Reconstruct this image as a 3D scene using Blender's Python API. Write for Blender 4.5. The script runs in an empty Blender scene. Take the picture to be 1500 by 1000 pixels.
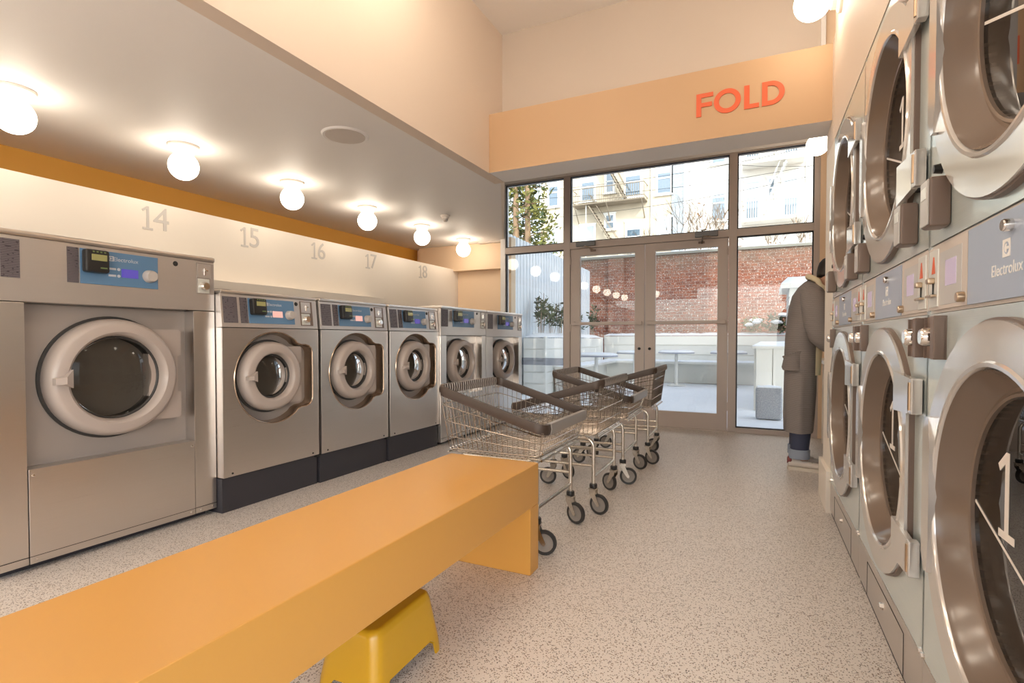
import bpy, bmesh, math, random
from mathutils import Vector, Matrix, geometry
random.seed(7)
PI = math.pi
SC = bpy.context.scene
COL = SC.collection

# ------------------------------------------------------------------ helpers
def mat(name, col=(.8, .8, .8), rough=.5, metal=0., **kw):
    m = bpy.data.materials.new(name); m.use_nodes = True
    b = m.node_tree.nodes['Principled BSDF']
    b.inputs['Base Color'].default_value = (*col, 1); b.inputs['Roughness'].default_value = rough
    b.inputs['Metallic'].default_value = metal
    for k, v in kw.items():
        b.inputs[k.replace('_', ' ')].default_value = v
    m['b'] = 1
    return m
def nodes(m): return m.node_tree.nodes, m.node_tree.links, m.node_tree.nodes['Principled BSDF']
def ramp(n, stops, interp='LINEAR'):
    r = n.new('ShaderNodeValToRGB'); r.color_ramp.interpolation = interp
    e = r.color_ramp.elements
    while len(e) < len(stops): e.new(.5)
    for i, (p, c) in enumerate(stops):
        e[i].position = p; e[i].color = (*c, 1)
    return r
def coords(n, l, kind='Object', scale=(1, 1, 1)):
    t = n.new('ShaderNodeTexCoord'); mp = n.new('ShaderNodeMapping'); mp.inputs['Scale'].default_value = scale
    l.new(t.outputs[kind], mp.inputs['Vector']); return mp.outputs['Vector']
def mixc(n, l, fac, a, b, mode='MIX'):
    x = n.new('ShaderNodeMix'); x.data_type = 'RGBA'; x.blend_type = mode
    for s, v in ((x.inputs[0], fac), (x.inputs[6], a), (x.inputs[7], b)):
        if hasattr(v, 'links'): l.new(v, s)
        elif isinstance(v, (int, float)): s.default_value = v
        else: s.default_value = (*v, 1)
    return x.outputs[2]
def noise(n, l, vec, scale, detail=3, rough=.5):
    t = n.new('ShaderNodeTexNoise'); t.inputs['Scale'].default_value = scale; t.inputs['Detail'].default_value = detail
    t.inputs['Roughness'].default_value = rough
    l.new(vec, t.inputs['Vector']); return t.outputs['Fac']
def bump(n, l, b, h, strength=.2, dist=.002):
    x = n.new('ShaderNodeBump'); x.inputs['Strength'].default_value = strength; x.inputs['Distance'].default_value = dist
    l.new(h, x.inputs['Height']); l.new(x.outputs['Normal'], b.inputs['Normal'])

class MB:
    """collects shapes and links them as ONE mesh object"""
    def __init__(s): s.bm = bmesh.new()
    def _xf(s, vs, M):
        if M is not None: bmesh.ops.transform(s.bm, matrix=M, verts=vs)
    def box(s, x0, x1, y0, y1, z0, z1, bev=0, M=None, seg=2):
        r = bmesh.ops.create_cube(s.bm, size=1.0); vs = r['verts']
        for v in vs:
            v.co = Vector((x0 + (v.co.x + .5) * (x1 - x0), y0 + (v.co.y + .5) * (y1 - y0), z0 + (v.co.z + .5) * (z1 - z0)))
        if bev:
            es = list({e for v in vs for e in v.link_edges})
            r = bmesh.ops.bevel(s.bm, geom=es, offset=bev, segments=seg, affect='EDGES', profile=.5)
            vs = list({v for f in r['faces'] for v in f.verts} | {v for v in vs if v.is_valid})
        s._xf(vs, M); return s
    def tube(s, pts, r, n=8, closed=False, rs=None, caps=True):
        P = [Vector(p) for p in pts]; k = len(P); rings = []
        up = None
        for i, p in enumerate(P):
            if closed: d = P[(i + 1) % k] - P[i - 1]
            else: d = P[min(i + 1, k - 1)] - P[max(i - 1, 0)]
            d.normalize()
            if up is None:
                up = Vector((0, 0, 1)) if abs(d.z) < .9 else Vector((1, 0, 0))
            a = d.cross(up).normalized(); up = a.cross(d).normalized()
            rr = rs[i] if rs else r
            rings.append([s.bm.verts.new(p + (a * math.cos(t) + up * math.sin(t)) * rr) for t in [2 * PI * j / n for j in range(n)]])
        for i in range(k if closed else k - 1):
            A, B = rings[i], rings[(i + 1) % k]
            for j in range(n): s.bm.faces.new((A[j], A[(j + 1) % n], B[(j + 1) % n], B[j]))
        if not closed and caps:
            s.bm.faces.new(rings[0][::-1]); s.bm.faces.new(rings[-1])
        return s
    def loft(s, rings, cap=True, closed=True):
        R = [[s.bm.verts.new(p) for p in r] for r in rings]; n = len(R[0])
        for i in range(len(R) - 1):
            for j in range(n if closed else n - 1):
                s.bm.faces.new((R[i][j], R[i][(j + 1) % n], R[i + 1][(j + 1) % n], R[i + 1][j]))
        if cap and closed:
            s.bm.faces.new(R[0][::-1]); s.bm.faces.new(R[-1])
        return s
    def lathe(s, prof, c=(0, 0, 0), ax='z', n=32, M=None):
        """prof: list of (radius, height along axis); radius 0 closes"""
        rings = []; vs = []
        for r, h in prof:
            if r < 1e-6: q = [(0, 0, h)]
            else: q = [(r * math.cos(2 * PI * j / n), r * math.sin(2 * PI * j / n), h) for j in range(n)]
            ring = []
            for (a, b, h_) in q:
                p = {'z': (a, b, h_), 'x': (h_, a, b), 'y': (b, h_, a)}[ax]
                v = s.bm.verts.new(Vector(p) + Vector(c)); ring.append(v); vs.append(v)
            rings.append(ring)
        for A, B in zip(rings, rings[1:]):
            if len(A) == 1 and len(B) == 1: continue
            for j in range(n):
                k = (j + 1) % n
                if len(A) == 1: s.bm.faces.new((A[0], B[k], B[j]))
                elif len(B) == 1: s.bm.faces.new((A[j], A[k], B[0]))
                else: s.bm.faces.new((A[j], A[k], B[k], B[j]))
        s._xf(vs, M); return s
    def cyl(s, p, q, r, n=16, r2=None): return s.tube([p, q], r, n, rs=[r, r if r2 is None else r2])
    def prism(s, poly, h0, h1, ax='z', holes=(), M=None):
        """polygon (2D) extruded along ax; z: (x,y), x: (y,z), y: (x,z)"""
        def P(a, b, h): return Vector({'z': (a, b, h), 'x': (h, a, b), 'y': (a, h, b)}[ax])
        loops = [list(poly)] + [list(h) for h in holes]
        flat = [p for lp in loops for p in lp]
        tri = geometry.tessellate_polygon([[Vector((a, b, 0)) for a, b in lp] for lp in loops])
        lo = [s.bm.verts.new(P(a, b, h0)) for a, b in flat]; hi = [s.bm.verts.new(P(a, b, h1)) for a, b in flat]
        for t in tri:
            try: s.bm.faces.new([hi[i] for i in t]); s.bm.faces.new([lo[i] for i in reversed(t)])
            except ValueError: pass
        o = 0
        for lp in loops:
            k = len(lp)
            for i in range(k):
                a, b = o + i, o + (i + 1) % k
                s.bm.faces.new((lo[a], lo[b], hi[b], hi[a]))
            o += k
        s._xf(lo + hi, M); return s
    def ball(s, c, r, sc=(1, 1, 1), u=20, v=12, M=None):
        x = bmesh.ops.create_uvsphere(s.bm, u_segments=u, v_segments=v, radius=r)
        for w in x['verts']: w.co = Vector((w.co.x * sc[0] + c[0], w.co.y * sc[1] + c[1], w.co.z * sc[2] + c[2]))
        s._xf(x['verts'], M); return s
    def text(s, body, size, M, depth=.001, bold=0., spacing=1.):
        cu = bpy.data.curves.new('t', 'FONT'); cu.body = body; cu.size = size; cu.extrude = depth; cu.offset = bold
        cu.align_x = 'CENTER'; cu.align_y = 'CENTER'; cu.space_character = spacing; cu.resolution_u = 4
        o = bpy.data.objects.new('t', cu); COL.objects.link(o)
        dg = bpy.context.evaluated_depsgraph_get(); me = bpy.data.meshes.new_from_object(o.evaluated_get(dg))
        me.transform(M); s.bm.from_mesh(me)
        bpy.data.objects.remove(o); bpy.data.curves.remove(cu); bpy.data.meshes.remove(me); return s
    def numeral(s, txt, H, M, depth=.0015):
        """upright figures of cap height H; the 1 has a flag and a foot"""
        W_ = .60 * H; x = -W_ * (len(txt) - 1) / 2
        for ch in txt:
            if ch == '1':
                s.prism([(x + a * H, b * H) for a, b in ((-.19, -.5), (.23, -.5), (.23, -.41), (.075, -.41), (.075, .5), (-.01, .5), (-.22, .335), (-.17, .26), (-.03, .365), (-.03, -.41), (-.19, -.41))], -depth, depth, 'z', M=M)
            else: s.text(ch, H / .70, M @ trans(x, 0, 0), depth)
            x += W_
        return s
    def build(s, name, m, parent=None, smooth=True, angle=40):
        bm = s.bm
        bmesh.ops.recalc_face_normals(bm, faces=bm.faces)
        me = bpy.data.meshes.new(name)
        if smooth:
            for f in bm.faces: f.smooth = True
            lim = math.radians(angle)
            for e in bm.edges:
                if len(e.link_faces) == 2 and e.calc_face_angle(0) > lim: e.smooth = False
        bm.to_mesh(me); bm.free()
        o = bpy.data.objects.new(name, me); COL.objects.link(o)
        for x in (m if isinstance(m, (list, tuple)) else [m]): me.materials.append(x)
        if parent: o.parent = parent
        if smooth and len(me.vertices) < 6000:
            wn = o.modifiers.new('weighted_normals', 'WEIGHTED_NORMAL'); wn.keep_sharp = True
        return o

def tag(o, label, cat, group=None, kind=None):
    o['label'] = label; o['category'] = cat
    if group: o['group'] = group
    if kind: o['kind'] = kind
    return o
def thing(name, label, cat, loc=(0, 0, 0), rz=0, group=None):
    o = bpy.data.objects.new(name, None); COL.objects.link(o); o.empty_display_size = .1
    o.location = loc; o.rotation_euler = (0, 0, rz)
    return tag(o, label, cat, group)
def struct(o, label=None, cat=None):
    o['kind'] = 'structure'
    if label: o['label'] = label
    if cat: o['category'] = cat
    return o
def sempty(name, label, cat, loc=(0, 0, 0)):
    o = bpy.data.objects.new(name, None); COL.objects.link(o); o.location = loc
    return struct(o, label, cat)
def dup(root, loc=None, rz=None, label=None, group=None):
    r = root.copy(); COL.objects.link(r)
    if loc is not None: r.location = loc
    if rz is not None: r.rotation_euler = (0, 0, rz)
    if label: r['label'] = label
    if group: r['group'] = group
    for ch in list(root.children):
        c = ch.copy(); COL.objects.link(c); c.parent = r
        for g in list(ch.children):
            d = g.copy(); COL.objects.link(d); d.parent = c
    return r
def circ(cx, cy, r, n=48, a0=0, a1=2 * PI, end=False):
    k = n if not end else n - 1
    return [(cx + r * math.cos(a0 + (a1 - a0) * i / k), cy + r * math.sin(a0 + (a1 - a0) * i / k)) for i in range(n)]
def rot(axis, a): return Matrix.Rotation(a, 4, axis)
def trans(*p): return Matrix.Translation(Vector(p))

# ------------------------------------------------------------------ camera
cam = bpy.data.cameras.new('camera'); co = bpy.data.objects.new('camera', cam); COL.objects.link(co)
co.location = (0, 0, 1.1); co.rotation_euler = (PI / 2 - .0217, 0, .446)
cam.lens = 772 / 1500 * 36; cam.sensor_width = 36; cam.shift_y = 13.4 / 1500; cam.clip_start = .05; cam.clip_end = 300
SC.camera = co

# ------------------------------------------------------------------ materials
def paint(name, col, rough=.6, var=.03):
    m = mat(name, col, rough); n, l, b = nodes(m)
    v = coords(n, l)
    f = noise(n, l, v, 1.3, 4)
    c = mixc(n, l, f, tuple(x * (1 - var) for x in col), tuple(min(1, x * (1 + var)) for x in col))
    l.new(c, b.inputs['Base Color'])
    bump(n, l, b, noise(n, l, v, 160, 2), .05, .001)
    return m
M_white = paint('white_wall_paint', (.86, .79, .70))
M_ceil = paint('ceiling_paint', (.90, .875, .85))
M_peachl = paint('pale_peach_paint', (.76, .645, .54))
M_peach = paint('peach_paint', (.54, .355, .205))
M_endp = paint('warm_peach_paint', (.80, .60, .41))
M_orange = paint('ochre_orange_paint', (.66, .33, .05))
M_greige = paint('greige_paint', (.60, .525, .45))
M_frame = paint('taupe_metal_frame', (.50, .43, .39), .4)
M_framew = paint('white_metal_frame', (.80, .78, .76), .4)
M_letter = paint('red_orange_lettering', (.70, .12, .04), .5)
M_num = paint('pale_grey_numeral', (.60, .565, .53), .6)
M_dark = mat('black_plastic', (.018, .017, .017), .35)
M_gasket = mat('black_gasket', (.01, .012, .02), .5)
M_white_pl = mat('white_plastic', (.50, .46, .43), .35)
M_base_w = mat('white_enamel_fitting', (.82, .76, .70), .35)

def floor_mat():
    m = mat('speckled_terrazzo', (.6, .55, .5), .42); n, l, b = nodes(m)
    v = coords(n, l)
    base = mixc(n, l, noise(n, l, v, 2.0, 4), (.68, .62, .575), (.74, .69, .645))
    def chips(scale, thr, ca, cb, prev):
        vo = n.new('ShaderNodeTexVoronoi'); vo.inputs['Scale'].default_value = scale * 1.75; l.new(v, vo.inputs['Vector'])
        sp = n.new('ShaderNodeSeparateColor'); l.new(vo.outputs['Color'], sp.inputs[0])
        lt = n.new('ShaderNodeMath'); lt.operation = 'LESS_THAN'; l.new(sp.outputs[0], lt.inputs[0]); lt.inputs[1].default_value = thr
        ds = n.new('ShaderNodeMath'); ds.operation = 'LESS_THAN'; l.new(vo.outputs['Distance'], ds.inputs[0]); ds.inputs[1].default_value = .48
        mu = n.new('ShaderNodeMath'); mu.operation = 'MULTIPLY'; l.new(lt.outputs[0], mu.inputs[0]); l.new(ds.outputs[0], mu.inputs[1])
        c = mixc(n, l, sp.outputs[1], ca, cb)
        return mixc(n, l, mu.outputs[0], prev, c)
    c = chips(150, .30, (.72, .67, .62), (.80, .76, .72), base)
    c = chips(95, .24, (.22, .17, .14), (.40, .31, .25), c)
    c = chips(130, .16, (.07, .06, .06), (.18, .16, .15), c)
    l.new(c, b.inputs['Base Color']); b.inputs['Specular IOR Level'].default_value = .35
    return m
M_floor = floor_mat()

def steel(name, col, rough, horizontal=True, metal=1., aniso=.0):
    m = mat(name, col, rough, metal); n, l, b = nodes(m)
    sc = (3, 3, 420) if not horizontal else (3, 420, 3)
    v = coords(n, l, 'Object', (2, 2, 700) if horizontal else (2, 700, 2))
    f = noise(n, l, v, 1., 2)
    mr = n.new('ShaderNodeMapRange'); mr.inputs[3].default_value = rough * .8; mr.inputs[4].default_value = rough * 1.25
    l.new(f, mr.inputs[0]); l.new(mr.outputs[0], b.inputs['Roughness'])
    c = mixc(n, l, f, tuple(x * .94 for x in col), tuple(min(1, x * 1.04) for x in col)); l.new(c, b.inputs['Base Color'])
    bump(n, l, b, f, .012, .0003)
    return m
M_steel = steel('brushed_stainless', (.70, .66, .625), .30)
M_steelp = steel('grey_stainless_fascia', (.60, .565, .54), .36, metal=.85)
M_panel = paint('warm_grey_enamel', (.36, .315, .285), .38)
M_dryer = steel('pale_satin_steel', (.70, .79, .80), .20, metal=.5)
M_chrome = mat('polished_chrome', (.80, .77, .74), .10, 1.)
M_wire = mat('chromed_wire', (.50, .46, .42), .26, 1.)
M_tube = mat('galvanised_tube', (.66, .62, .56), .25, 1.)
M_ring = mat('taupe_door_plastic', (.42, .36, .325), .30)
M_flange = mat('silver_lacquer', (.66, .64, .62), .10, .45)
M_funnel = mat('brown_funnel_lacquer', (.20, .150, .118), .16, .0, IOR=1.5)
M_brown = mat('brown_plastic', (.175, .125, .10), .4)
M_lip = mat('bronze_lip', (.50, .38, .29), .2, .9)
M_blue = mat('blue_fascia', (.115, .235, .40), .35)
M_pblue = mat('pale_blue_fascia', (.36, .44, .58), .30, .0)
M_beige = mat('beige_fascia', (.60, .54, .49), .35)
M_white_plate = mat('pale_coin_plate', (.75, .76, .72), .3, .3)
M_logo = mat('white_print', (.85, .85, .85), .5)
M_logo2 = mat('pale_print', (.56, .60, .66), .5)
M_plinth = mat('charcoal_plinth', (.035, .034, .042), .5)
M_rubber = mat('black_rubber', (.03, .028, .027), .55)
M_wheel = mat('grey_wheel_disc', (.27, .24, .215), .45)
M_bumper = mat('brown_vinyl_bumper', (.055, .037, .028), .5)
M_coil = mat('grey_vinyl_bumper', (.30, .27, .25), .35)
M_key = mat('dark_hole', (.01, .01, .01), .6)
M_brass = mat('dull_brass', (.55, .42, .30), .3, 1.)

def display(name, col, e):
    m = mat(name, col, .2); b = nodes(m)[2]
    b.inputs['Emission Color'].default_value = (*col, 1); b.inputs['Emission Strength'].default_value = e
    return m
M_disp = display('lit_violet_display', (.07, .055, .30), .35)
M_dispr = display('lit_pink_display', (.65, .36, .32), .35)
M_dispg = display('reader_screen', (.20, .18, .07), .25)
M_dispp = display('pale_violet_display', (.42, .36, .48), .15)

def lines_mat(name, bg, fg, zs=130, us=60):
    """fine pale rules on a dark plate, standing for lines of small print"""
    m = mat(name, bg, .45); n, l, b = nodes(m)
    t = n.new('ShaderNodeTexCoord'); s = n.new('ShaderNodeSeparateXYZ'); l.new(t.outputs['Object'], s.inputs[0])
    mz = n.new('ShaderNodeMath'); mz.operation = 'MULTIPLY'; l.new(s.outputs['Z'], mz.inputs[0]); mz.inputs[1].default_value = zs
    fr = n.new('ShaderNodeMath'); fr.operation = 'FRACT'; l.new(mz.outputs[0], fr.inputs[0])
    lt = n.new('ShaderNodeMath'); lt.operation = 'LESS_THAN'; l.new(fr.outputs[0], lt.inputs[0]); lt.inputs[1].default_value = .42
    nz = noise(n, l, coords(n, l, 'Object', (1, us, zs * .9)), 1.0, 0)
    gt = n.new('ShaderNodeMath'); gt.operation = 'GREATER_THAN'; l.new(nz, gt.inputs[0]); gt.inputs[1].default_value = .34
    mu = n.new('ShaderNodeMath'); mu.operation = 'MULTIPLY'; l.new(lt.outputs[0], mu.inputs[0]); l.new(gt.outputs[0], mu.inputs[1])
    l.new(mixc(n, l, mu.outputs[0], bg, fg), b.inputs['Base Color'])
    return m
M_closer = mat('grey_closer_metal', (.16, .165, .17), .4, .4)
M_ind = mat('green_indicator', (.16, .22, .08), .4)
M_plate = lines_mat('dark_print_plate', (.055, .045, .055), (.20, .18, .19))

def glass(name, tint=(1, 1, 1), ior=1.45, rough=.0, opacity=0., base=(.02, .02, .02)):
    m = bpy.data.materials.new(name); m.use_nodes = True; n, l = m.node_tree.nodes, m.node_tree.links
    n.clear(); out = n.new('ShaderNodeOutputMaterial')
    tr = n.new('ShaderNodeBsdfTransparent'); tr.inputs[0].default_value = (*tint, 1)
    gl = n.new('ShaderNodeBsdfGlossy'); gl.inputs['Roughness'].default_value = rough
    fr = n.new('ShaderNodeFresnel'); fr.inputs[0].default_value = ior
    mx = n.new('ShaderNodeMixShader'); l.new(fr.outputs[0], mx.inputs[0])
    src = tr.outputs[0]
    if opacity:
        df = n.new('ShaderNodeBsdfDiffuse'); df.inputs[0].default_value = (*base, 1)
        m2 = n.new('ShaderNodeMixShader'); m2.inputs[0].default_value = opacity
        l.new(tr.outputs[0], m2.inputs[1]); l.new(df.outputs[0], m2.inputs[2]); src = m2.outputs[0]
    l.new(src, mx.inputs[1]); l.new(gl.outputs[0], mx.inputs[2]); l.new(mx.outputs[0], out.inputs[0])
    return m
M_glass = glass('clear_pane', (.93, .96, .96), 1.45)
M_wglass = glass('washer_door_glass', (.45, .45, .43), 1.28)
M_dglass = glass('dryer_door_glass', (.55, .50, .46), 2.3, 0.0)
M_globe = mat('lit_opal_globe', (1, .95, .88), .3)
def globe_mat():
    b = nodes(M_globe)[2]
    b.inputs['Emission Color'].default_value = (1, .87, .71, 1); b.inputs['Emission Strength'].default_value = 6.2
globe_mat()

def drum_mat():
    m = mat('perforated_drum_steel', (.42, .40, .37), .3, 1.); n, l, b = nodes(m)
    v = coords(n, l, 'Object', (55, 55, 55))
    vo = n.new('ShaderNodeTexVoronoi'); vo.inputs['Scale'].default_value = 1; vo.inputs['Randomness'].default_value = .15; l.new(v, vo.inputs['Vector'])
    lt = n.new('ShaderNodeMath'); lt.operation = 'LESS_THAN'; l.new(vo.outputs['Distance'], lt.inputs[0]); lt.inputs[1].default_value = .3
    l.new(mixc(n, l, lt.outputs[0], (.20, .19, .175), (.012, .012, .012)), b.inputs['Base Color'])
    return m
M_drum = drum_mat()
M_drum.node_tree.nodes['Principled BSDF'].inputs['Roughness'].default_value = .4
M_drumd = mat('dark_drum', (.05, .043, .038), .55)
M_bench = paint('amber_solid_surface', (.60, .305, .066), .36, .02)
M_stool = mat('yellow_moulded_plastic', (.52, .29, .012), .28)

# ------------------------------------------------------------------ room shell
ZC = 2.52          # low ceiling
XS = -2.135        # edge of the low ceiling
struct(MB().box(-9, 1.3, -6, 6.9, -.12, 0).build('floor', M_floor))
# white number wall behind the washers, ochre wall beyond it
struct(MB().box(-4.37, -4.27, -6, 7.0, 0, 2.158).build('wall_left', M_white))
struct(MB().box(-5.15, -5.03, -6, 7.15, 0, ZC).build('wall_far_left', M_orange))
struct(MB().box(-5.15, -3.36, 7.0, 7.15, 0, 2.6).build('wall_end', M_endp))
struct(MB().box(-4.9, -3.43, 6.86, 7.0, 2.13, ZC, .004).build('trim_1', M_endp))
struct(MB().box(-4.268, -4.05, 2.0, 4.97, 0, 1.585, .004).build('trim_2', M_white))
# low ceiling: its edge turns diagonally towards the glazing beyond the beam
struct(MB().prism([(-5.15, -6), (XS - .03, -6), (XS - .03, 4.29), (-3.47, 6.93), (-3.47, 7.0), (-3.47, 7.15), (-5.15, 7.15)], ZC, ZC + .16).build('ceiling_low', M_ceil))
struct(MB().box(XS - .1, XS, -6, 4.31, ZC - .001, 3.9).build('wall_mezzanine', M_peachl))
struct(MB().prism([(XS - .1, 4.31), (XS, 4.31), (-3.40, 6.84), (-3.47, 6.9)], ZC + .002, 3.9).build('wall_diagonal', M_white))
# beam with the lettering, wall above it
beam = struct(MB().box(XS, .60, 4.01, 4.31, ZC, 3.016, .003).build('beam', [M_peach, M_ceil]))
for f in beam.data.polygons:
    if f.normal.z < -.9: f.material_index = 1
struct(MB().box(XS, .345, 4.26, 4.31, 3.016, 3.9).build('wall_above_beam', M_greige))
struct(MB().box(.335, .365, 4.235, 4.325, 3.016, 3.9, .003).build('trim_3', M_framew))
struct(MB().box(.365, .60, 4.27, 4.31, 3.016, 3.9).build('wall_above_beam_right', M_endp))
struct(MB().box(-9, 1.3, -6, 4.33, 3.81, 3.93).build('ceiling_high', M_ceil))
struct(MB().box(-3.6, 1.3, 4.33, 6.9, 3.46, 3.6).build('ceiling_rear', M_ceil))
# right wall over and behind the dryers
def xr(y): return .437 - .013 * y
struct(MB().prism([(xr(-6), -6), (1.3, -6), (1.3, 3.9), (xr(3.9), 3.9)], 2.352, 3.9).build('wall_right', M_peachl))
struct(MB().prism([(xr(3.865), 3.873), (1.3, 3.885), (1.3, 4.03), (.40, 4.28), (.382, 4.28)], 0, 2.352).build('wall_right_end', M_white))
struct(MB().prism([(.385, 3.9), (1.3, 3.9), (1.3, 4.3), (.385, 4.3)], 2.352, ZC + .5).build('wall_right_return', M_peachl))
struct(MB().box(.36, .402, 3.85, 4.33, 0, .265, .004).build('baseboard_right', M_white))
struct(MB().box(.60, .70, 4.3, 6.75, 2.25, 3.6).build('wall_niche_header', M_endp))
struct(MB().box(1.2, 1.3, 3.9, 6.9, 0, 2.6).build('wall_niche', M_endp))
struct(MB().box(.545, 1.3, 6.72, 6.9, 0, 3.6).build('wall_back_right', M_endp))
struct(MB().box(-3.80, -3.395, 6.78, 6.88, 2.5, 3.6).build('wall_back_left', M_greige))
struct(MB().box(-3.45, .62, 6.72, 6.9, 3.285, 3.6).build('wall_back_header', M_ceil))
struct(MB().box(-9, 1.3, 6.9, 7.1, 3.6, 3.95).build('wall_back_upper', M_white))
# street front behind the camera: glazed between low wall and header
struct(MB().box(-9, 1.3, -6.1, -6, 2.9, 3.93).box(-9, -5.4, -6.1, -6, 0, 2.9).box(-5.4, 1.3, -6.1, -6, 0, .9).build('wall_front', M_white))
# unseen upper storeys over the room, a block added to shade the yard
M_render = paint('building_render', (.62, .57, .52))
struct(MB().box(-9, 4.5, -6.1, 7.05, 3.95, 12.6).build('roof_shade_mass', M_render))

# ------------------------------------------------------------------ rear glazing
YG = 6.75
def pane(m, x0, x1, z0, z1, y=YG + .03): m.prism([(x0, z0), (x1, z0), (x1, z1), (x0, z1)], y, y + .008, 'y')
def frame_ring(m, x0, x1, z0, z1, w, y0, y1):
    m.prism([(x0, z0), (x1, z0), (x1, z1), (x0, z1)], y0, y1, 'y', [[(x0 + w, z0 + w), (x0 + w, z1 - w), (x1 - w, z1 - w), (x1 - w, z0 + w)]])
tr = MB()
struct(MB().box(-3.40, -3.325, YG - .02, YG + .1, 0, 3.285, .003).build('trim_6', M_framew))  # left post alone in white, the light on it put into the colour
for x0, x1 in ((-2.448, -2.358), (-.385, -.297), (.487, .545)): tr.box(x0, x1, YG - .02, YG + .1, 0, 3.285, .003)
tr.box(-2.36, -.38, YG - .018, YG + .1, 2.305, 2.392, .003)
tr.box(-3.33, -2.44, YG - .018, YG + .1, 2.305, 2.392, .003).box(-.30, .49, YG - .018, YG + .1, 2.305, 2.392, .003)
tr.box(-3.33, -2.44, YG - .02, YG + .1, 0, .055, .003).box(-.30, .49, YG - .02, YG + .1, 0, .055, .003)
tr.box(-3.33, .5, YG - .018, YG + .1, 3.27, 3.29, .003)
struct(tr.build('trim_4', M_frame))
lites = {1: [(-3.325, -2.448, .055, 2.305), (-3.325, -2.448, 2.392, 3.275)], 2: [(-2.358, -.385, 2.392, 3.275)], 3: [(-.297, .487, .055, 2.305), (-.297, .487, 2.392, 3.275)]}
for k, ls in lites.items():
    w = sempty('window_%d' % k, {1: 'fixed glazing left of the double doors', 2: 'wide transom glazing over the double doors', 3: 'fixed glazing right of the double doors'}[k], 'window')
    for x0, x1, z0, z1 in ls:
        g = MB(); frame_ring(g, x0, x1, z0, z1, .012, YG + .005, YG + .04); g.build('gasket', M_gasket, w, False)
        g = MB(); pane(g, x0 + .01, x1 - .01, z0 + .01, z1 - .01); g.build('pane', M_glass, w, False)
    if k == 1:
        MB().box(-3.325, -2.448, YG + .045, YG + .055, .74, .84).build('pale_band', glass('frosted_band', (.72, .73, .78), 1.2, .3, .12, (.62, .63, .70)), w)  # pale translucent strip across the lower left glazing
for k, (x0, x1) in enumerate(((-2.352, -1.372), (-1.362, -.392))):
    d = sempty('door_%d' % (k + 1), 'left glazed door leaf to the snowy yard' if k == 0 else 'right glazed door leaf to the snowy yard', 'door')
    hl = (.125, .118) if k == 0 else (.118, .11)
    gx0, gx1 = (x0 + .13, x1 - .12) if k == 0 else (x0 + .125, x1 - .115)
    f = MB(); f.prism([(x0, .012), (x1, .012), (x1, 2.30), (x0, 2.30)], YG, YG + .05, 'y', [[(gx0, .205), (gx0, 2.205), (gx1, 2.205), (gx1, .205)]])
    f.build('leaf_frame', M_frame, d, False)
    g = MB(); pane(g, gx0 - .005, gx1 + .005, .20, 2.21, YG + .02); g.build('pane', M_glass, d, False)
    b = MB(); b.box(x0 + .03, x1 - .02, YG - .055, YG - .03, 1.285, 1.325, .004)
    b.box(x0 + .03, x0 + .07, YG - .05, YG, 1.28, 1.33, .003).box(x1 - .07, x1 - .03, YG - .05, YG, 1.28, 1.33, .003)
    b.build('push_bar', M_frame, d)
    lk = MB(); xk = x1 - .06 if k == 0 else x0 + .06
    lk.lathe([(0, -.012), (.018, -.012), (.018, 0)], (xk, YG, .98), 'y', 12); lk.build('lock', M_key, d)
    hg = MB()
    for z in (.25, 1.2, 2.1): hg.cyl((x0 if k == 0 else x1, YG - .005, z), (x0 if k == 0 else x1, YG - .005, z + .1), .011, 8)
    hg.build('hinge', M_frame, d)
    c = thing('door_closer', 'grey surface door closer above the %s glazed door leaf' % ('left' if k == 0 else 'right'), 'door closer', ((x0 + .22 if k == 0 else x1 - .24), YG - .02, 2.35))
    MB().box(-.13, .13, -.045, 0, -.025, .035, .006).build('housing', M_closer, c)
    MB().tube([(-.03, -.06, -.03), (.03, -.16, -.045), (.11, -.03, -.085)] if k == 0 else [(.05, -.05, -.03), (-.03, -.16, -.04), (-.05, -.03, -.10)], .011, 8).build('arm', M_tube, c)
    MB().box(*((.07, .14) if k == 0 else (-.09, -.02)), -.045, -.025, -.105, -.08, .003).build('arm_shoe', M_brown, c)
    if k == 1: MB().tube([(-.06, -.03, .05), (.0, -.03, .06)], .01, 6).build('cap', M_tube, c)
struct(MB().box(-2.36, -.38, YG - .03, YG + .1, 0, .012).build('trim_5', M_frame))

# ------------------------------------------------------------------ wall lettering and numerals
sg = thing('wall_lettering', 'FOLD in red-orange capitals on the peach beam', 'lettering', (-.17, 4.008, 2.765), group=None)
def letter(name, polys):
    m = MB()
    for p, h in polys: m.prism(p, -.004, .001, 'y', h)
    m.build(name, M_letter, sg, False)
S = .034
letter('letter', [([(-.283, -.08), (-.249, -.08), (-.249, -.014), (-.178, -.014), (-.178, .016), (-.249, .016), (-.249, .052), (-.170, .052), (-.170, .082), (-.283, .082)], [])])
letter('letter', [([(x * .088 - .078, y * .084 + .001) for x, y in circ(0, 0, 1, 40)], [[(x * .054 - .078, y * .052 + .001) for x, y in circ(0, 0, 1, 40)][::-1]])])
letter('letter', [([(.030, -.08), (.124, -.08), (.124, -.05), (.064, -.05), (.064, .08), (.030, .08)], [])])
letter('letter', [([(.142, -.08), (.19, -.08)] + [(.195 + x * .085, y * .08) for x, y in circ(0, 0, 1, 22, -PI / 2, PI / 2, True)] + [(.19, .08), (.142, .08)],
                  [([(.176, -.05), (.176, .05), (.19, .05)] + [(.195 + x * .052, y * .05) for x, y in circ(0, 0, 1, 20, PI / 2, -PI / 2, True)] + [(.19, -.05)])])])
RL = Matrix(((0, 0, 1, 0), (1, 0, 0, 0), (0, 1, 0, 0), (0, 0, 0, 1)))   # text plane -> facing +X, reading along +Y
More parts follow.
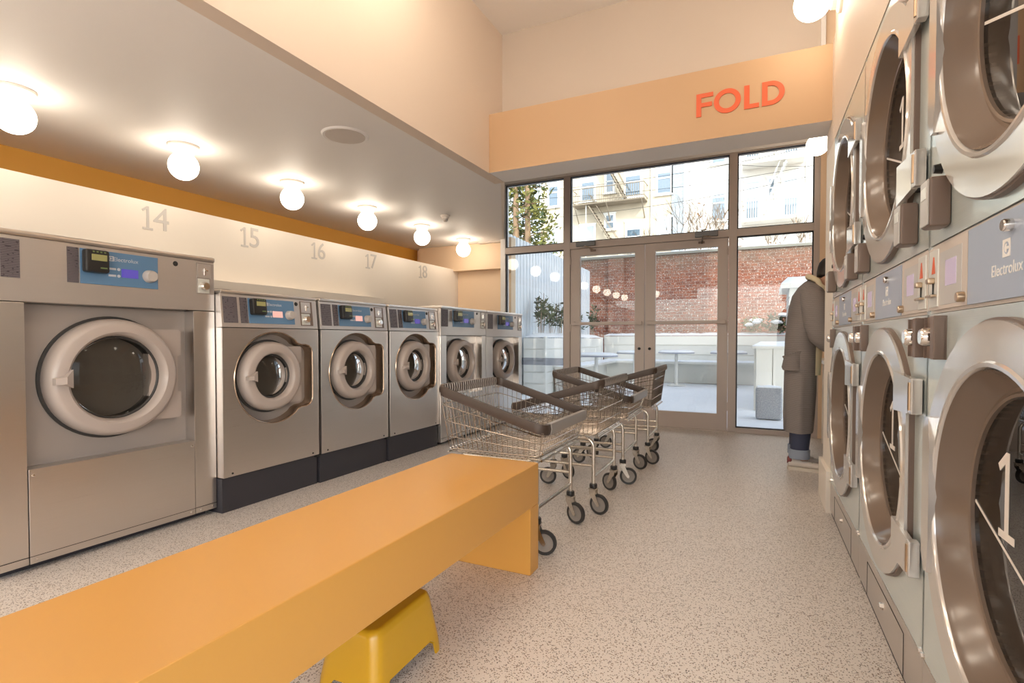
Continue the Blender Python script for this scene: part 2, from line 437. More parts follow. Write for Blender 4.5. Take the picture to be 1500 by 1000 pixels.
for t, y, h in (('14', 2.507, .155), ('15', 3.343, .155), ('16', 4.165, .15), ('17', 4.993, .15), ('18', 6.065, .15)):
    m = MB().numeral(t, h * 1.15, trans(-4.268, y, 2.028) @ RL, .002)
    tag(m.build('wall_numeral', M_num, None, False), 'pale grey %s on the white wall behind the washers' % t, 'numeral', 'washer numbers on the white wall')

# ------------------------------------------------------------------ lamps and ceiling fittings
def globe_lamp(name, label, group, loc):
    t = thing(name, label, 'lamp', loc, 0, group)
    MB().lathe([(0, 0), (.102, 0), (.102, -.016), (.096, -.022), (.080, -.030), (.070, -.050), (.062, -.068), (.05, -.074), (0, -.074)], n=36).build('mount', M_base_w, t)
    MB().ball((0, 0, -.15), .1, u=28, v=18).build('globe', M_globe, t)
    return t
ordn = ['nearest the camera, cut by the left edge of the picture', 'above the numeral 14', 'right of the round ceiling speaker', 'fourth from the left', 'fifth from the left, before the smoke detector', 'farthest, in front of the peach end wall']
L0 = None
for i, y in enumerate((1.507, 2.479, 3.467, 4.467, 5.473, 6.474, .5, -.5, -1.5, -2.5)):
    lb = 'white opal globe ceiling lamp, ' + (ordn[i] if i < 6 else 'behind the camera, number %s' % 'one two three four'.split()[i - 6])
    if L0 is None: L0 = globe_lamp('globe_lamp', lb, 'globe lamps on the low ceiling', (-3.86, y, ZC))
    else: dup(L0, (-3.86, y, ZC), 0, lb)
def sconce(label, loc):
    t = thing('wall_sconce', label, 'lamp', loc, 0, 'globe sconces on the right wall')
    MB().lathe([(0, .004), (.088, .004), (.088, -.012), (.082, -.02), (.064, -.028), (.06, -.055), (.05, -.06), (0, -.06)], ax='x', n=28).build('mount', M_base_w, t)
    MB().ball((-.15, 0, 0), .1, u=28, v=18).build('globe', M_globe, t)
    return t
s0 = sconce('opal globe wall lamp above the dryers at the top edge', (xr(3.62), 3.62, 3.09))
dup(s0, (.60, 5.9, 2.975), 0, 'opal globe wall lamp beyond the dryers, over the person')
for i, y in enumerate((1.3, )): dup(s0, (xr(y), y, 3.09), 0, 'unseen opal globe wall lamp added for fill light, %s' % ('over the nearest dryer', )[i])  # one more sconce, added out of view to raise the ambient light
for y in (2.4, 1.5, .6):  # extra globes added above the view to brighten the aisle
    for x in (-1.80, -1.20):
        hl = dup(L0, (x, y, 3.81), 0, 'large opal globe fill lamp added unseen on the high ceiling above the camera', 'added fill lamps on the high ceiling'); hl.scale = (1.42, 1.42, 1.42)
for i, y in enumerate((.4, -.6, -1.6)): dup(L0, (-2.75, y, ZC), 0, 'opal globe fill lamp added on the low ceiling left of the camera, outside the picture')  # second row, added unseen to brighten the near part of the low ceiling
t = thing('ceiling_speaker', 'round flush speaker in the low ceiling', 'speaker', (-2.645, 2.84, ZC))
MB().lathe([(0, -.008), (.135, -.008), (.15, -.012), (.158, -.006), (.16, 0), (0, 0)], n=40).build('rim', M_ceil, t)
MB().lathe([(0, -.013), (.134, -.011), (.136, -.006), (0, -.006)], n=40).build('grille', paint('speaker_grille', (.64, .58, .53)), t)
t = thing('smoke_detector', 'small smoke detector on the low ceiling near the glazing', 'detector', (-3.315, 5.16, ZC))
MB().lathe([(0, 0), (.055, 0), (.055, -.012), (.043, -.024), (.04, -.04), (0, -.04)], n=24).build('base', M_base_w, t)
MB().lathe([(0, -.04), (.03, -.04), (.03, -.06), (.018, -.072), (0, -.072)], n=20).build('sensor', M_steelp, t)

# ------------------------------------------------------------------ washers (local: x outwards, y to the viewer's right, z up)
def logo(m, y, z, s, x):
    """maker's square mark and word"""
    m.prism([(y - s, z - s), (y + s, z - s), (y + s, z + s), (y - s, z + s)], x, x + .001, 'x', [circ(y, z, s * .72, 16)[::-1]])
    m.prism(circ(y, z, s * .5, 14, PI / 2, 3 * PI / 2, True), x, x + .001, 'x')
    m.box(x, x + .001, y, y + s * .8, z - s * .15, z + s * .15)
def fascia(root, x, M, u_text, u_text2, ub0, ub1, z0, z1, u_coin0, u_coin1, disp, big=False):
    h = z1 - z0
    if u_text: MB().box(x, x + .003, u_text[0], u_text[1], z0, z1, .001, M=M).build('instruction_plate', M_plate, root)
    if u_text2: MB().box(x, x + .003, u_text2[0], u_text2[1], z0, z1, .001, M=M).build('instruction_plate', M_plate, root)
    w = ub1 - ub0
    p = MB().box(x, x + .004, ub0, ub1, z0, z1, .001, M=M).build('control_fascia', M_blue, root)
    m = MB(); m.box(x + .003, x + .007, ub0 + w * .50, ub0 + w * .72, z0 + h * .27, z0 + h * .53, .001, M=M); m.build('display', disp, p)
    m = MB(); logo(m, ub0 + w * .37, z0 + h * .80, h * .075, x + .004)
    m.text('Electrolux', h * .17, trans(x + .0045, ub0 + w * .56, z0 + h * .79) @ RL, .0004)
    for i in range(2):
        m.box(x + .004, x + .005, ub0 + w * .335, ub0 + w * .43, z0 + h * (.27 + .2 * i), z0 + h * (.33 + .2 * i))
        m.prism(circ(ub0 + w * .465, z0 + h * (.30 + .2 * i), h * .045, 12), x + .004, x + .005, 'x')
    if M is not None: bmesh.ops.transform(m.bm, matrix=M, verts=m.bm.verts[:])
    m.build('print', M_logo2, p, False)
    k = MB().lathe([(0, .04), (h * .15, .04), (h * .17, .036), (h * .19, .02), (h * .2, 0), (0, 0)], (x + .003, ub0 + w * .87, z0 + h * .38), 'x', 24, M); k.build('selector_knob', M_white_pl, p)
    # bolted-on payment reader
    r = MB().box(x + .003, x + .05, ub0 + .004, ub0 + w * .30, z0 + h * .32, z1 - .004, .012, M=M).build('card_reader', M_dark, root)
    MB().box(x + .049, x + .053, ub0 + w * .075, ub0 + w * .26, z0 + h * .66, z1 - h * .16, .002, M=M).build('reader_screen', M_dispg, r)
    m = MB()
    for i in range(4): m.box(x + .048, x + .052, ub0 + w * (.09 + .045 * i), ub0 + w * (.11 + .045 * i), z1 - h * .11, z1 - h * .07, M=M)
    m.box(x + .049, x + .0515, ub0 + w * .18, ub0 + w * .26, z0 + h * .44, z0 + h * .48, M=M)
    m.build('indicator', M_ind, r)
    # key hole
    MB().lathe([(0, .004), (.012, .004), (.015, 0), (0, 0)], (x, (ub1 * .55 + u_coin0 * .45), z1 - h * .1), 'x', 16, M).build('keyhole', M_key, root)
    # coin unit: slot plate above, lock in a recess below
    c = MB(); zc = z0 + h * .5
    c.box(x, x + .004, u_coin0, u_coin1, z0 - .006, z1 + .006, .001, M=M); c = c.build('coin_unit', M_brown if not big else M_panel, root)
    MB().box(x + .003, x + .007, u_coin0 + .006, u_coin1 - .02, zc + .004, z1, .001, M=M).build('slot_plate', M_steelp, c)
    wq = u_coin1 - u_coin0
    MB().box(x + .006, x + .012, u_coin0 + wq * .42, u_coin0 + wq * .50, zc + h * .12, zc + h * .36, .001, M=M).box(x + .006, x + .02, u_coin0 + wq * .40, u_coin0 + wq * .60, zc + h * .26, zc + h * .31, .002, M=M).build('coin_slot', M_chrome, c)
    MB().box(x + .003, x + .006, u_coin0 + .006, u_coin1 - .03, z0, zc - .002, .001, M=M).build('lock_plate', M_white_plate, c)
    MB().lathe([(0, .03), (.020, .03), (.026, .024), (.027, .003), (0, .003)], (x, u_coin0 + wq * .42, z0 + h * .24), 'x', 18, M).build('lock', M_chrome, c)

def door(root, u, z, R, rg, x0, x1, hinge_w, hz, ang=200, both=True):
    """ring door with bulging glass, handle on the left, hinge plate on the right, drum behind"""
    c = (0, u, z); d = x1 - x0
    q = R - rg
    p = [(rg, x0), (rg, x0 + d * .42), (rg + q * .03, x0 + d * .72), (rg + q * .12, x1 - d * .08), (rg + q * .24, x1), (rg + q * .66, x1 - d * .03), (rg + q * .84, x1 - d * .12), (rg + q * .95, x1 - d * .34), (R, x0 + d * .35), (R, x0), (rg, x0)]
    dr = MB().lathe(p, c, 'x', 72).build('door', M_ring, root)
    MB().lathe([(R + .012, x0 - .012), (R + .014, x0 + .004), (R - .02, x0 + .008), (R - .02, x0 - .012)], c, 'x', 64).build('door_seal', M_rubber, dr)
    MB().lathe([(rg + .003, x0 + d * .42), (rg * .97, x0 + d * .40), (rg * .93, x0 + d * .34), (rg * .75, x0 + d * .50), (rg * .4, x0 + d * .66), (0, x0 + d * .70)], c, 'x', 48).build('door_glass', M_wglass, dr)
    MB().lathe([(rg + .004, x0 + d * .50), (rg - .004, x0 + d * .50), (rg - .010, x0 + d * .44), (rg - .010, x0 - .02), (rg + .004, x0 - .02)], c, 'x', 48).build('glass_gasket', M_rubber, dr)
    k = R / .325
    # latch handle on the left of the ring
    h = MB()
    h.loft([[(x1 - .012, u - R + .012 * k, z - .022 * k), (x1 + .022, u - R + .012 * k, z - .020 * k), (x1 + .022, u - R + .012 * k, z + .012 * k), (x1 - .012, u - R + .012 * k, z + .014 * k)],
            [(x1 - .012, u - R + .055 * k, z - .022 * k), (x1 + .034, u - R + .055 * k, z - .018 * k), (x1 + .034, u - R + .055 * k, z + .020 * k), (x1 - .012, u - R + .055 * k, z + .022 * k)],
            [(x1 - .03, u - rg - .012 * k, z - .038 * k), (x1 + .012, u - rg - .004 * k, z - .04 * k), (x1 + .012, u - rg - .004 * k, z + .055 * k), (x1 - .03, u - rg - .012 * k, z + .052 * k)]])
    h.build('door_handle', M_ring, dr)
    # hinge plate
    hw = u + R + hinge_w
    q = MB().prism([(u + R * .55, z + hz), (hw - .012, z + hz), (hw, z + hz - .012), (hw, z + hz * .42), (hw - .02, z + hz * .40), (hw - .02, z - hz * .40), (hw, z - hz * .42), (hw, z - hz + .012), (hw - .012, z - hz), (u + R * .55, z - hz)], x0 - .012, x0 + d * .42, 'x')
    q.build('hinge_plate', M_ring, dr, True, 30)
    # drum
    m = MB().lathe([(rg + .02, x0 - .03), (rg + .03, x0 - .05), (rg * 1.12, x0 - .06), (rg * 1.12, x0 - .42), (rg * .5, x0 - .45), (0, x0 - .45)], c, 'x', 48)
    m.build('drum', M_drum, root)
    m = MB()
    for i in range(3):
        a = i * 2 * PI / 3 + .5
        m.box(-.34, -.06, -.022, .022, rg * .84, rg * 1.12, .012, M=trans(x0, u, z) @ rot('X', a))
    m.lathe([(rg * .62, x0 - .425), (rg * .66, x0 - .43), (rg * .62, x0 - .445)], c, 'x', 40)
    m.build('drum_lifter', M_steel, root)

def washer_big(name, label, X, Yc, W, H, rec, zb, fz, du, dz, R, rg, plates, blue, coin, disp, lower_in):
    r = thing(name, label, 'washing machine', (X, Yc, 0), 0, 'front loading washers in the left row')
    u0, u1, z0, z1 = rec; D = .88; hw = W / 2
    m = MB(); m.box(-D, -.095, -hw + .002, hw - .002, .03, H - .02)
    m.build('cabinet', M_panel, r)
    # recessed enamel panel with a round hole
    m = MB(); m.prism([(u0, z0), (u1, z0), (u1, z1), (u0, z1)], -.094, -.085, 'x', [circ(du, dz, rg + .02, 48)[::-1]]); m.build('recessed_panel', M_panel if lower_in else M_steelp, r, False)
    for a, b in ((-hw + .002, u0), (u1, hw - .002)):
        MB().box(-.095, 0, a, b, .035 if lower_in else .03, zb - .003, .004).build('side_panel', M_steel, r)
    MB().box(-.095, .002, u0 + .002, u1 - .002, .035, z0, .004).build('lower_panel', M_steel, r)
    fp = MB().box(-.095, 0, -hw + .002, hw - .002, zb, H - .022, .004).build('front_fascia', M_steelp, r)
    MB().box(-D, .012, -hw, hw, H - .022, H + .006, .009).build('top_cover', M_steel, r)
    MB().box(-D + .05, -.06, -hw + .04, hw - .04, 0, .03).build('plinth', M_plinth, r)
    m = MB()
    for u in (-hw + .03, u0 + .03, u1 - .03, u1 + .03, hw - .03): m.lathe([(0, .004), (.006, .003), (.007, 0)], (0, u, .055), 'x', 10)
    for u in (u0 + .02, u1 - .02): m.lathe([(0, .004), (.006, .003), (.007, 0)], (.002, u, z0 - .03), 'x', 10)
    m.build('screw', M_chrome, r)
    m = MB(); m.box(.0, .003, -hw + .002, hw - .002, .07, .0725); m.build('seam', M_key, r, False)
    fascia(r, 0, None, plates[0], plates[1], blue[0], blue[1], fz[0], fz[1], coin[0], coin[1], disp, True)
    door(r, du, dz, R, rg, -.075, .030, .012 * R / .325 + .03, R * .83)
    return r
washer_big('washing_machine', 'largest steel front-loading washer, nearest the camera at the left edge', -3.115, 1.6425, 1.088, 1.600, (-.402, .405, .485, 1.270), 1.275, (1.383, 1.560), -.008, .897, .312, .220,
           [(-.486, -.416), (-.233, -.183)], (-.178, .200), (.426, .536), M_disp, True)

def recess_poly(R=.313):
    a = math.radians(57)
    pts = circ(0, 0, R, 60, a, 2 * PI - a, True)          # round part, over the top, left and bottom
    c, s = R * math.cos(a), R * math.sin(a)
    br = [(c + .022, -s + .022), (c + .055, -s + .035), (.270, -.226), (.300, -.219), (.322, -.200), (.333, -.17)]
    return pts + br + [(x, -y) for x, y in br[::-1]]
def washer_mid(name, label, X, Yc, W, disp, base=None):
    r = thing(name, label, 'washing machine', (X, Yc, 0), 0, 'front loading washers in the left row')
    hw = W / 2 - .002; zc = .836; D = .85
    MB().box(-D, -.09, -hw, hw, .22, 1.385).build('cabinet', M_panel, r)
    hole = [(y, z + zc) for y, z in recess_poly()]
    m = MB().prism([(-hw, .225), (hw, .225), (hw, 1.172), (-hw, 1.172)], -.006, 0, 'x', [hole])
    m.box(-.09, -.003, -hw, -hw + .006, .225, 1.172).box(-.09, -.003, hw - .006, hw, .225, 1.172)
    m.build('front_panel', M_steel, r, False)
    # polished rolled lip of the recess
    n = len(hole); cy, cz = .0, zc
    def off(k, x):
        o = []
        for i, (y, z) in enumerate(hole):
            (ya, za), (yb, zb) = hole[i - 1], hole[(i + 1) % n]
            t = Vector((yb - ya, zb - za)).normalized(); nn = Vector((t.y, -t.x))
            o.append((x, y + nn.x * k, z + nn.y * k))
        return o
    MB().loft([off(.004, .001), off(.001, .005), off(-.004, .003), off(-.008, -.01), off(-.014, -.07)], cap=False).build('recess_lip', M_lip, r, True, 60)
    m = MB().prism([(-.36, zc - .34), (.36, zc - .34), (.36, zc + .335), (-.36, zc + .335)], -.089, -.07, 'x', [circ(-.02, zc, .19, 48)[::-1]])
    m.build('recess_panel', M_panel, r, False)
    door(r, -.03, zc + .012, .236, .150, -.045, .045, .03, .2)
    # control fascia leaning back
    Mt = trans(0, 0, 1.176) @ rot('Y', -.10) @ trans(0, 0, -1.176)
    MB().box(-.09, 0, -hw, hw, 1.176, 1.392, .004, M=Mt).build('front_fascia', M_steelp, r)
    MB().box(-D, -.012, -hw, hw, 1.388, 1.412, .008).build('top_cover', M_steel, r)
    fascia(r, 0, Mt, (-.378, -.278), (-.258, -.205), -.198, .175, 1.205, 1.372, .232, .345, disp)
    MB().lathe([(0, .016), (.05, .014), (.085, .004), (.09, 0), (0, 0)], (-.16, -.28, 1.412), 'z', 28).build('detergent_cap', M_brown, r)
    MB().box(-D + .03, -.02, -hw, hw, .0, .218, .003).build('plinth', M_plinth, r)
    m = MB()
    for u in (-hw + .06, hw - .06): m.lathe([(0, .005), (.006, .004), (.007, 0)], (0, u, .245), 'x', 10)
    m.box(-.02, .006, hw - .03, hw + .004, .208, .226); m.build('foot_bracket', M_dark, r)
    return r
washer_mid('washing_machine', 'steel front-loading washer on a black plinth, next to the largest washer', -3.05, 2.580, .788, M_dispr)
washer_mid('washing_machine', 'middle one of the three washers on black plinths', -3.035, 3.379, .790, M_dispr)
washer_mid('washing_machine', 'steel washer on a black plinth, farthest of the three and behind the front cart', -3.02, 4.177, .788, M_disp)
washer_big('washing_machine', 'tall steel washer without plinth, second from the glazing', -3.0, 5.063, .980, 1.440, (-.379, .391, .50, 1.135), 1.140, (1.232, 1.412), -.035, .846, .250, .172,
           [(-.48, -.352), None], (-.26, .197), (.355, .465), M_disp, False)
washer_big('washing_machine', 'tall steel washer at the far end, standing against the glazing', -3.0, 6.077, 1.030, 1.440, (-.346, .412, .50, 1.125), 1.130, (1.225, 1.405), .005, .838, .250, .172,
           [(-.48, -.35), None], (-.22, .22), (.38, .49), M_disp, False)

# ------------------------------------------------------------------ stacked dryers (same local axes, turned to face left)
M_door_no = mat('pale_numeral_print', (.78, .74, .70), .5)
def dryer_door(root, zc, num, flip):
    c = (0, 0, zc); R, Rh, Rg = .437, .352, .290
    a = math.radians(33)
    # outline: round above and below, straight where the hinge plates and the grip sit
    def outline(R, cut_r, cut_l):
        o = []
        for y, z in circ(0, 0, R, 96):
            y2 = min(y, cut_r) if cut_r else y
            y2 = max(y2, -cut_l) if cut_l else y2
            o.append((y2, z + zc))
        return o
    dd = MB()
    dd.prism(outline(R, .385, .40), .014, .022, 'x', [circ(0, zc, Rh, 72)[::-1]])
    d = dd.build('door', M_flange, root, True, 35)
    # thick dark rim behind the flange
    MB().prism(outline(R + .006, .39, .405), .0, .014, 'x', [circ(0, zc, Rh + .02, 72)[::-1]]).build('door_rim', M_brown, d, True, 35)
    # rounded inner lip, then the deep funnel down to the glass
    MB().lathe([(Rh + .006, .022), (Rh + .002, .027), (Rh - .006, .026), (Rh - .011, .018), (Rh - .012, .0)], c, 'x', 72).build('door_lip', M_flange, d)
    MB().lathe([(Rh - .011, .02), (Rh - .016, .004), (Rg + .026, -.032), (Rg + .020, -.040), (Rg + .012, -.040), (Rg + .006, -.034), (Rg, -.036), (Rg, -.052)], c, 'x', 72).build('door_funnel', M_funnel, d)
    g = MB().lathe([(0, -.044), (Rg, -.044), (Rg, -.048), (0, -.048)], c, 'x', 64).build('door_glass', M_dglass, d, False)
    m = MB()
    if num: m.numeral(num, .185, trans(-.0430, .02 if len(num) > 1 else -.115, zc + .07) @ RL, .0005)
    m.box(-.0435, -.0425, -.270, .270, zc - .085, zc - .078, M=trans(0, 0, zc) @ rot('X', -.35) @ trans(0, 0, -zc))
    m.text('FILL TO', .05, trans(-.0430, .09, zc - .122) @ RL, .0003)
    m.build('door_print', M_door_no, d, False)
    # grip on the left: raised straight flap with notched ends
    MB().prism([(-.40, zc - .16), (-.375, zc - .20), (-.352, zc - .20), (-.340, zc - .12), (-.340, zc + .12), (-.352, zc + .20), (-.375, zc + .20), (-.40, zc + .16)], .016, .034, 'x').build('door_grip', M_flange, d, True, 35)
    # hinge plates on the right
    for s in (1, -1):
        z0 = zc + s * .235
        h = MB().prism([(.27, z0 - .062), (.45, z0 - .052), (.455, z0 + .052), (.27, z0 + .062)], .016, .032, 'x')
        h.box(.004, .032, .452, .486, z0 - .052, z0 + .052, .004); h.build('hinge', M_flange, d)
        MB().cyl((.030, .470, z0 - .04), (.030, .470, z0 + .04), .007, 10).build('hinge_pin', M_brass, d)
    # drum behind the glass
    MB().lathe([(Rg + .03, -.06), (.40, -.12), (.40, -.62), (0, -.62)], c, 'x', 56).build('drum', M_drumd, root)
    m = MB()
    for i in range(4): m.box(-.60, -.15, -.03, .03, .31, .40, .015, M=trans(0, 0, zc) @ rot('X', i * PI / 2 + .4))
    m.build('drum_lifter', M_dark, root)

def dryer(label, Yc, nums, W=1.0155, first=False):
    r = thing('stacked_dryer', label, 'dryer', (xr(Yc), Yc, 0), PI + .013, 'stacked dryers in the right row')
    hw = W / 2 - .0015; D = .80
    m = MB(); m.box(-D, -.62, -hw, hw, .03, 2.35); m.box(-D, 0, -hw, -hw + .01, .2, 2.35).box(-D, 0, hw - .01, hw, .2, 2.35).box(-D, -.003, -hw, hw, 2.335, 2.351)
    m.build('cabinet', M_dryer, r, False)
    for z0, z1, zc in ((.203, 1.168, .70), (1.355, 2.335, 1.822)):
        MB().prism([(-hw, z0), (hw, z0), (hw, z1), (-hw, z1)], -.012, 0, 'x', [circ(0, zc, .335, 64)[::-1]]).build('front_panel', M_dryer, r, False)
    # lower access panel, stepped
    m = MB().box(-.03, 0, -hw, hw, .02, .199, .003); m.build('access_panel', M_steel, r)
    m = MB()
    for u in (-.30, .30): m.box(-.002, .0012, u - .0015, u + .0015, .02, .16)
    m.box(-.002, .0012, -.3, .3, .16, .1625); m.build('panel_seam', M_key, r, False)
    for u, z, q in ((0, .11, 1), (-hw + .012, .212, .7), (hw - .012, .212, .7)): MB().lathe([(0, .012 * q), (.012 * q, .012 * q), (.014 * q, .0)], (0, u, z), 'x', 6).build('panel_bolt', M_chrome, r)
    MB().box(-.04, -.006, -hw + .02, hw - .02, 0, .02).build('plinth', M_plinth, r)
    dryer_door(r, .70, nums[0], False); dryer_door(r, 1.822, nums[1], True)
    # control band between the two doors
    MB().box(-.03, -.004, -hw, hw, 1.17, 1.353).build('control_band', M_beige, r)
    bl = MB().box(-.01, .002, -.205, .205, 1.178, 1.346, .001).build('centre_fascia', M_pblue, r)
    m = MB(); logo(m, .0, 1.275, .017, .002); m.build('maker_mark', M_logo, bl, False); MB().text('Electrolux', .034, trans(.0025, 0, 1.235) @ RL, .0004).build('maker_word', M_logo, bl, False)
    m = MB().lathe([(0, .015), (.010, .015), (.012, .012), (.012, 0)], (.002, .02, 1.315), 'x', 18); m.build('lock', M_chrome, bl)
    for s in (-1, 1):
        b = MB().box(-.01, .001, *sorted((s * .212, s * (hw - .003))), 1.178, 1.346, .001).build('side_fascia', M_beige, r)
        MB().box(0, .002, *sorted((s * .245, s * .405)), 1.188, 1.325, .001).build('touch_plate', mat('pale_touch_plate', (.56, .55, .54), .4, .2), b)
        MB().box(0, .003, *sorted((s * .28, s * .36)), 1.235, 1.30, .001).build('display', M_dispp, b)
        MB().lathe([(0, .015), (.010, .015), (.012, .012), (.012, 0)], (.001, s * .23, 1.198), 'x', 18).build('lock', M_brass, b)
        cp = MB().box(0, .004, *sorted((s * .415, s * .49)), 1.186, 1.338, .001).build('coin_plate', M_white_plate, b)
        MB().box(.003, .02, s * .45 - .012, s * .45 + .012, 1.248, 1.264, .004).build('coin_knob', M_brass, cp); MB().box(.003, .016, *sorted((s * .425, s * .48)), 1.212, 1.219, .002).build('coin_lever', M_brass, cp)
        m = MB().box(.003, .006, s * .45 - .003, s * .45 + .003, 1.218, 1.25); m.build('coin_slot', M_key, cp, False)
        m = MB().prism([(s * .45 - .014, 1.275), (s * .45 + .014, 1.275), (s * .45 + .003, 1.32), (s * .45 - .003, 1.32)], .003, .005, 'x'); m.build('arrow', M_letter, cp, False)
        # cash boxes: brown pocket with a chrome lock and a raised lip
        q = MB(); y0, y1 = sorted((s * (hw - .008), s * (hw - .160)))
        q.box(0, .006, y0, y1, 1.048, 1.160, .001); q.box(0, .028, y1 - .03, y1, 1.048, 1.160, .003); q.box(0, .012, y0, y0 + .006, 1.048, 1.160)
        q = q.build('cash_box', M_brown, r)
        MB().lathe([(0, .036), (.019, .036), (.024, .03), (.026, .006)], (0, (y0 + y1 - .03) / 2, 1.106), 'x', 20).build('lock', M_chrome, q)
        # payment readers hanging over the band
        yr = s * .362
        q = MB().box(0, .046, yr - .036, yr + .036, 1.383, 1.508, .008).build('card_reader', M_brown, r)
        MB().box(.044, .049, yr - .032, yr + .032, 1.388, 1.503, .003).build('reader_face', mat('pale_reader_face', (.50, .49, .48), .35), q)
        MB().box(.048, .0505, yr - .02, yr + .02, 1.455, 1.485, .001).build('reader_screen', M_white_plate, q)
        MB().lathe([(0, .02), (.011, .018), (.014, .0)], (0, s * .41, 1.545), 'x', 14).build('hinge_knob', M_dark, r)
    return r
dryer('nearest stacked pair of steel dryers, cut off by the right edge', 1.3225, ('1', ''))
dryer('middle one of the three stacked pairs of steel dryers, upper door numbered 13', 2.3375, ('1', '13'))
dryer('farthest stacked pair of steel dryers, beside the person', 3.3530, ('1', '1'))

# ------------------------------------------------------------------ bench and step stool
bn = MB().box(-1.462, -.968, -.35, 2.322, .315, .510, .006)
b = thing('bench', 'long amber yellow bench in the foreground', 'bench', (0, 0, 0))
bn.build('seat', M_bench, b)
for y0, y1 in ((2.222, 2.322), (-.35, -.25)):
    MB().box(-1.462, -.968, y0, y1, 0, .316, .006).build('leg', M_bench, b)
st = thing('step_stool', 'small yellow moulded step stool under the bench', 'stool', (-1.143, 1.388, 0), .03)
def rrect(hx, hy, r, z, n=6):
    o = []
    for cx, cy, a in ((hx - r, hy - r, 0), (-hx + r, hy - r, PI / 2), (-hx + r, -hy + r, PI), (hx - r, -hy + r, 3 * PI / 2)):
        o += [(cx + r * math.cos(a + t * PI / 2 / n), cy + r * math.sin(a + t * PI / 2 / n), z) for t in range(n + 1)]
    return o
def stool_ring(hx, hy, r, z, ya, xa, n=6):
    q = rrect(hx, hy, r, z, n); k = n + 1
    return q[:k] + [(xa, hy, z), (-xa, hy, z)] + q[k:2 * k] + [(-hx, ya, z), (-hx, -ya, z)] + q[2 * k:3 * k] + [(-xa, -hy, z), (xa, -hy, z)] + q[3 * k:] + [(hx, -ya, z), (hx, ya, z)]
hx, hy, H = .122, .190, .215
spec = [(0, 0, .04, 0, .138, .06), (.004, .004, .04, .045, .129, .054), (.006, .006, .04, .056, .114, .044), (.018, .022, .04, .15, .11, .04), (.024, .028, .04, H - .025, .10, .04), (.030, .034, .036, H - .008, .10, .04), (.042, .046, .03, H, .09, .035)]
m = MB(); n = 4 * 7 + 8
R_ = [[m.bm.verts.new(p) for p in stool_ring(hx - dx, hy - dy, r, z, ya, xa)] for dx, dy, r, z, ya, xa in spec]
gaps = (7, 16, 25, 34)
for i in range(len(R_) - 1):
    for j in range(n):
        if i < 2 and j in gaps: continue
        m.bm.faces.new((R_[i][j], R_[i][(j + 1) % n], R_[i + 1][(j + 1) % n], R_[i + 1][j]))
m.bm.faces.new(R_[-1])
bmesh.ops.recalc_face_normals(m.bm, faces=m.bm.faces)
bmesh.ops.solidify(m.bm, geom=m.bm.faces[:], thickness=.006)
m.build('body', M_stool, st)

